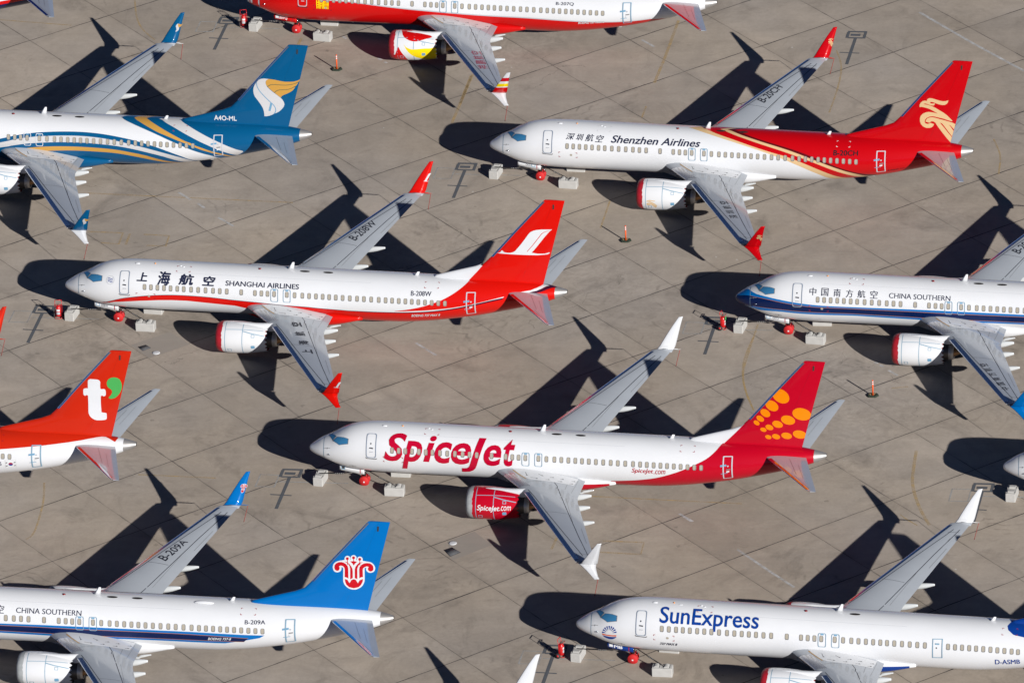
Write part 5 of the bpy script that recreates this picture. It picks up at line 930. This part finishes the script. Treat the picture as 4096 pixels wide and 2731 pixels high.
RP = paint('cart_red', (.47, .008, .010), rough=.35)
def cart(x, y, rz, label, tank_label):
    r = empty('fire_extinguisher_cart', (x, y, 0), rz); tag(r, label, 'fire extinguisher', 'wheeled fire extinguishers')
    f = Acc(); tb = lambda P_, r_=.022: tube(f, P_, r_, RP, 6)
    for s in (-1, 1): tb([(s*.27, -.02, .12), (s*.27, .02, 1.05), (s*.25, .1, 1.45)]); tb([(s*.27, -.02, .15), (s*.22, -.30, .06)])
    tb([(-.25, .1, 1.45), (.25, .1, 1.45)], .026); tb([(-.27, .0, 1.12), (.27, .0, 1.12)]); tb([(-.27, -.02, .15), (.27, -.02, .15)], .03); tb([(-.27, 0, 1.12), (-.25, -.28, 1.18), (.25, -.28, 1.18), (.27, 0, 1.12)]); tb([(-.22, -.3, .06), (.22, -.3, .06)])
    f.obj('frame', r)
    t = Acc(); tube(t, [(0, -.06, .16), (0, -.06, .20), (0, -.06, .92), (0, -.06, 1.02), (0, -.06, 1.08)], [.16, .215, .215, .15, .06], RP, 20); tk = t.obj('tank', r)
    l = Acc(); v = []
    for z in (.38, .60, .66, .82):
        for j in range(7): a = -pi/2-.6+1.2*j/6; v.append((.219*cos(a), -.06+.219*sin(a), z))
    l.add(v, [(i*7+j, i*7+j+1, i*7+8+j, i*7+7+j) for i in (0, 2) for j in range(6)], [C['Lg']]*6+[WHITE]*6); l.obj('tank_label', tk)
    v_ = Acc(); tube(v_, [(0, -.06, 1.05), (0, -.06, 1.17)], .05, DARKM, 8); tube(v_, [(0, -.06, 1.12), (.18, -.12, 1.08), (.24, -.1, .6)], .02, RUBBER, 6); v_.obj('valve', r)
    for s in (-1, 1):
        w = Acc(); tube(w, [(s*.34-.045, .08, .2), (s*.34+.045, .08, .2)], .2, RUBBER, 20); wo = w.obj('wheel', r); h = Acc(); tube(h, [(s*.34-.05, .08, .2), (s*.34+.05, .08, .2)], .09, RP, 12); h.obj('hub', wo)
    return r
ct = D['carts']
cart(ct[0][0], ct[0][1]+.25, .05, 'red wheeled fire extinguisher before the red airliner nose at the top', 0); cart(ct[1][0], ct[1][1]+.25, -.05, 'red wheeled fire extinguisher before the nose of the white bird tailed airliner', 0)
rc = cart(ct[2][0], ct[2][1]+.2, 1.25, 'red wheeled fire extinguisher with green tag before the blue striped airliner nose', 0); cart(ct[3][0], ct[3][1]+.2, 1.2, 'red wheeled fire extinguisher before the nose with the sunburst', 0)
g_ = Acc(); box(g_, (-.03, -.30, .95), (.26, .02, .3), paint('green_tag', (.05, .36, .10))); g_.obj('green_tag', rc)

OR = paint('delineator_orange', (.75, .10, .015), rough=.45); BAG = paint('sandbag_green', (.022, .035, .022), rough=.9, coat=0, var=.4, scale=6); TAN = paint('sandbag_tan', (.20, .14, .07), rough=.9, coat=0, var=.4, scale=6)
for (x, y), lab in zip(D['stakes'], ('orange delineator post between the teal tail and the airliner at the top', 'orange delineator post below the white and scarlet airliner engine', 'orange delineator post between the dotted tail and the blue striped airliner')):
    r = empty('delineator_post', (x, y, 0)); tag(r, lab, 'delineator post', 'orange delineator posts')
    a = Acc(); tube(a, [(0, 0, .05), (0, 0, 1.32)], .058, OR, 12); tube(a, [(0, 0, 1.32), (0, 0, 1.36)], [.045, .03], OR, 12)
    for z in (1.0, 1.17): tube(a, [(0, 0, z), (0, 0, z+.09)], .061, WHITE, 12, cap=False)
    a.obj('post', r)
    for i in range(6):
        t = i*1.05+.3; b = Acc(); c = Vector((.30*cos(t), .22*sin(t), .07)); ax = Vector((-sin(t), cos(t), 0)); ay = Vector((cos(t), sin(t), 0)); secs = []
        for u, s in ((-1, .25), (-.8, .8), (-.3, 1), (.3, .95), (.8, .75), (1, .2)): secs.append([tuple(c+ax*.26*u+ay*.14*s*cos(2*pi*j/10)+Vector((0, 0, .075*s*sin(2*pi*j/10)))) for j in range(10)])
        loft(b, secs, BAG if i not in (1, 2) else TAN); b.obj('sandbag', r)
# ------------------------------------------------------------------ the apron
def ground_material():
    m = bpy.data.materials.new('apron_concrete'); m.use_nodes = True; nt = m.node_tree; N = nt.nodes; L = nt.links; b = N["Principled BSDF"]
    def nd(t, **k):
        n = N.new('ShaderNode'+t)
        for a_, v in k.items(): setattr(n, a_, v)
        return n
    def mth(op, a_, b_=None, c_=None, clamp=False):
        n = nd('Math', operation=op, use_clamp=clamp)
        for i, v in enumerate((a_, b_, c_)):
            if v is None: continue
            if isinstance(v, (int, float)): n.inputs[i].default_value = v
            else: L.new(v, n.inputs[i])
        return n.outputs[0]
    geo = nd('NewGeometry'); pos = geo.outputs['Position']
    def noise(sc, det=4, rough=.55, vec=None, dist=0):
        n = nd('TexNoise'); n.inputs['Scale'].default_value = sc; n.inputs['Detail'].default_value = det; n.inputs['Roughness'].default_value = rough; n.inputs['Distortion'].default_value = dist
        L.new(vec or pos, n.inputs['Vector']); return n.outputs[0]
    def rng(v, a0, a1, b0, b1):
        n = nd('MapRange'); L.new(v, n.inputs[0])
        for i, x in enumerate((a0, a1, b0, b1)): n.inputs[i+1].default_value = x
        return n.outputs[0]
    A = radians(35.8); S = 7.64
    def dot(vx, vy):
        n = nd('VectorMath', operation='DOT_PRODUCT'); L.new(pos, n.inputs[0]); n.inputs[1].default_value = (vx, vy, 0); return n.outputs['Value']
    wob = mth('MULTIPLY', mth('SUBTRACT', noise(.8, 3), .5), .10)
    u = mth('ADD', mth('SUBTRACT', mth('DIVIDE', mth('ADD', dot(cos(A), sin(A)), wob), S), -.45573), 200); v = mth('ADD', mth('SUBTRACT', mth('DIVIDE', mth('ADD', dot(sin(A), -cos(A)), wob), S), .16823), 200)
    def joint(t, w):
        f = mth('FRACT', t); d = mth('MULTIPLY', mth('SUBTRACT', .5, mth('ABSOLUTE', mth('SUBTRACT', f, .5))), S); return mth('LESS_THAN', d, w), d
    w1 = rng(noise(.35, 3), .3, .7, .022, .06); w2 = rng(noise(.5, 3), .3, .7, .018, .06)
    jv, dv = joint(v, w1); ju, du = joint(u, w2)
    cell = nd('CombineXYZ'); L.new(mth('FLOOR', u), cell.inputs[0]); L.new(mth('FLOOR', v), cell.inputs[1]); wn = nd('TexWhiteNoise', noise_dimensions='2D'); L.new(cell.outputs[0], wn.inputs['Vector'])
    slab = rng(wn.outputs['Value'], 0, 1, .94, 1.06)
    big = rng(noise(.035, 4, .6), .3, .7, .86, 1.12); mid = rng(noise(.35, 5, .65, dist=.6), .3, .7, .87, 1.09); fine = rng(noise(3.5, 4, .7), .3, .7, .94, 1.05)
    spk = rng(noise(9, 2, .6), .68, .78, 1, .72)
    # directional broom and drag streaks
    mp = nd('Mapping'); mp.inputs['Rotation'].default_value = (0, 0, -A-.12); mp.inputs['Scale'].default_value = (.10, 1.1, 1); L.new(pos, mp.inputs[0]); st = rng(noise(1.2, 5, .65, mp.outputs[0]), .32, .68, .965, 1.03)
    # tyre scrub arcs: distorted rings broken up by noise
    vo = nd('TexVoronoi'); vo.inputs['Scale'].default_value = .085; L.new(pos, vo.inputs['Vector']); dd = mth('ADD', vo.outputs['Distance'], mth('MULTIPLY', mth('SUBTRACT', noise(.25, 2), .5), .25))
    rg = mth('SINE', mth('MULTIPLY', dd, 95.0)); rgm = mth('MULTIPLY', rng(rg, .55, 1, 0, 1), mth('MULTIPLY', rng(noise(.09, 3), .52, .66, 0, 1), rng(noise(.7, 3, .6), .48, .62, 0, 1)), clamp=True)
    arc = mth('SUBTRACT', 1, mth('MULTIPLY', rgm, .30))
    # oil spots and soft blotches
    bl = rng(noise(.16, 5, .7, dist=1.2), .54, .70, 1, .76); sp = nd('TexVoronoi'); sp.inputs['Scale'].default_value = .55; L.new(pos, sp.inputs['Vector']); wn2 = nd('TexWhiteNoise'); L.new(sp.outputs['Position'], wn2.inputs['Vector'])
    spot = mth('MULTIPLY', mth('LESS_THAN', mth('ADD', sp.outputs['Distance'], mth('MULTIPLY', noise(5, 3), .25)), .22), mth('GREATER_THAN', wn2.outputs['Value'], .90)); spotm = mth('SUBTRACT', 1, mth('MULTIPLY', spot, .25))
    spw = mth('MULTIPLY', mth('LESS_THAN', sp.outputs['Distance'], .045), mth('LESS_THAN', wn2.outputs['Value'], .10)); 
    # hairline cracks
    cv = nd('TexVoronoi', feature='DISTANCE_TO_EDGE'); cv.inputs['Scale'].default_value = .075; wv = nd('VectorMath', operation='ADD'); nn = nd('TexNoise'); nn.inputs['Scale'].default_value = .5; nn.inputs['Detail'].default_value = 5; L.new(pos, nn.inputs['Vector']); sc_ = nd('VectorMath', operation='SCALE'); L.new(nn.outputs['Color'], sc_.inputs[0]); sc_.inputs['Scale'].default_value = 3.0; L.new(pos, wv.inputs[0]); L.new(sc_.outputs[0], wv.inputs[1]); L.new(wv.outputs[0], cv.inputs['Vector'])
    crack = mth('MULTIPLY', mth('LESS_THAN', cv.outputs['Distance'], .0016), mth('GREATER_THAN', noise(.05, 2), .60))
    sm = mth('MULTIPLY', rng(noise(.045, 3, .5), .50, .64, 0, 1), rng(noise(.55, 6, .75, dist=2.5), .42, .66, 0, 1), clamp=True); smm = mth('SUBTRACT', 1, mth('MULTIPLY', sm, .22))
    edge = rng(mth('MINIMUM', du, dv), 0, .5, .95, 1)
    k = mth('MULTIPLY', slab, big)
    for t in (smm, mid, fine, st, arc, bl, spotm, spk, edge): k = mth('MULTIPLY', k, t)
    tone = nd('Mix', data_type='RGBA'); tone.inputs[6].default_value = (.395, .335, .272, 1); tone.inputs[7].default_value = (.372, .328, .286, 1); L.new(rng(noise(.06, 3), .35, .65, 0, 1), tone.inputs[0])
    sc = nd('VectorMath', operation='SCALE'); L.new(tone.outputs[2], sc.inputs[0]); L.new(k, sc.inputs['Scale'])
    def over(base, fac, rgb):
        n = nd('Mix', data_type='RGBA'); L.new(base, n.inputs[6]); n.inputs[7].default_value = (*rgb, 1); L.new(fac, n.inputs[0]); return n.outputs[2]
    cc = over(sc.outputs[0], mth('MULTIPLY', jv, rng(noise(.25, 3), .35, .6, .6, 1)), (.030, .027, .03)); cc = over(cc, mth('MULTIPLY', ju, rng(noise(.3, 3), .35, .65, .25, .8)), (.075, .066, .06)); cc = over(cc, mth('MULTIPLY', crack, .4), (.07, .062, .055)); cc = over(cc, mth('MULTIPLY', spw, .8), (.55, .53, .50))
    L.new(cc, b.inputs['Base Color']); b.inputs['Roughness'].default_value = .85; b.inputs['Specular IOR Level'].default_value = .25
    bp = nd('Bump'); bp.inputs['Strength'].default_value = .25; bp.inputs['Distance'].default_value = .02; L.new(noise(4, 4, .7), bp.inputs['Height']); L.new(bp.outputs[0], b.inputs['Normal'])
    return m
GM = ground_material()
a = Acc(); R_ = 3000; a.add([(-R_, -R_, 0), (R_, -R_, 0), (R_, R_, 0), (-R_, R_, 0)], [(0, 1, 2, 3)], GM, flat=True); tag(a.obj('apron_ground'), kind='structure')
def worn(name, rgb, lo, hi, sc=1.2):
    """old road paint: transparent where it has worn through"""
    m = paint(name, rgb, rough=.8, coat=0, var=.15, scale=2); nt = m.node_tree; b = nt.nodes['Principled BSDF']; geo = nt.nodes.new('ShaderNodeNewGeometry'); n = nt.nodes.new('ShaderNodeTexNoise'); n.inputs['Scale'].default_value = sc; n.inputs['Detail'].default_value = 5; n.inputs['Roughness'].default_value = .7
    r = nt.nodes.new('ShaderNodeMapRange'); r.inputs[1].default_value = .35; r.inputs[2].default_value = .65; r.inputs[3].default_value = lo; r.inputs[4].default_value = hi
    nt.links.new(geo.outputs['Position'], n.inputs['Vector']); nt.links.new(n.outputs[0], r.inputs[0]); nt.links.new(r.outputs[0], b.inputs['Alpha']); return m
flat = lambda x, y, off: (x, y, off)
a = Acc(); Y = worn('worn_yellow_paint', (.60, .42, .19), .12, .62)
wd_ = {4: .30, 16: .2}
for i, L_ in enumerate(D['yellow']):
    stamp(a, strip2d(smooth(L_, 6) if i in (1, 10, 13, 15, 16, 18, 19) else L_, .18 if i in (6, 7, 8, 11, 12) else .24 if i in (3, 4, 13, 22, 23) else .14), flat, .004+.0004*(i % 5), Y)
tag(a.obj('yellow_apron_marking'), kind='structure')
a = Acc(); W_ = worn('worn_white_paint', (.62, .62, .62), .25, .9)
for i, L_ in enumerate(D['white']): stamp(a, strip2d(L_, .26 if i == 0 else .22), flat, .0062+.0003*(i % 4), W_)
G1 = worn('grey_blackout_paint', (.10, .112, .13), .65, .95); W2 = worn('thin_white_paint', (.46, .46, .45), .25, .8); gr = Acc()
tm = D['tmark']; c0 = ((tm[6][0]+tm[7][0])/2, (tm[6][1]+tm[7][1])/2)
for j, (k, (cx, cy)) in enumerate(D['crosses'].items()):
    ca, sa = cos(YAW), sin(YAW); T_ = lambda x, y: (cx+ca*x-sa*y, cy+sa*x+ca*y); e = .0085+.0002*j
    def seg(acc, x0, y0, x1, y1, w_, mat, o): stamp(acc, strip2d([T_(x0, y0), T_(x1, y1)], w_), flat, o, mat)
    seg(gr, .08, 2.75, .08, -2.15, .26, G1, e); seg(gr, -.80, 0, .80, .0, .15, G1, e+.002)
    seg(gr, -.70, 3.95, .86, 4.05, .26, G1, e+.004); seg(gr, .76, 3.95, .76, 2.78, .24, G1, e+.006); seg(gr, -.62, 3.85, -.62, 2.75, .24, G1, e+.006); seg(gr, -.40, 3.36, .40, 3.40, .40, G1, e+.004); seg(gr, -.52, 2.80, .66, 2.86, .22, G1, e+.008)
    if k != 'N':
        seg(a, -.55, 2.05, 4.6, 2.35, .13, W2, e-.002)
        for q in ((-2.2, 3.0, -.7, 3.05), (-.75, 3.05, -.75, 1.2), (-.7, 1.2, -2.2, 1.1), (-2.15, 1.1, -2.15, 3.0)): seg(a, *q, .12, W2, e-.004+.0003*(q[0] < -1))
tag(gr.obj('grey_apron_marking'), kind='structure'); tag(a.obj('white_apron_marking'), kind='structure')
a = Acc(); PC = paint('repaired_concrete', (.29, .258, .225), rough=.9, coat=0, var=.12, scale=1.5)
for i, q in enumerate(D['patch']): patch(a, q, flat, .0025, PC)
tag(a.obj('repaired_slab'), kind='structure')
for q, l in zip(D['manhole'], ('square dark cover in the grey slab patch before the white bird tailed airliner engine', 'square dark cover left of the wing of the airliner with the dotted tail')):
    a = Acc(); cx = sum(p[0] for p in q)/4; cy = sum(p[1] for p in q)/4; big = [(p[0]+(p[0]-cx)*.08, p[1]+(p[1]-cy)*.08) for p in q]; patch(a, big, flat, .006, BLACK); loft(a, [[(p[0], p[1], z) for p in q] for z in (.006, .025)], paint('cast_iron', (.075, .078, .085), rough=.7, coat=0), caps=True); tag(a.obj('drain_cover'), l, 'drain cover', 'square drain covers')
for (x, y), l in zip(D['lid'], ('round white lid beside the drain cover near the white letter t tail', 'round white lid on the slab left of the airliner with the dotted tail')):
    a = Acc(); tube(a, [(x, y, .004), (x, y, .03), (x, y, .045)], [.29, .29, .22], paint('lid_white', (.55, .56, .58), rough=.8, coat=0), 24); tag(a.obj('round_lid'), l, 'round lid', 'round white lids')
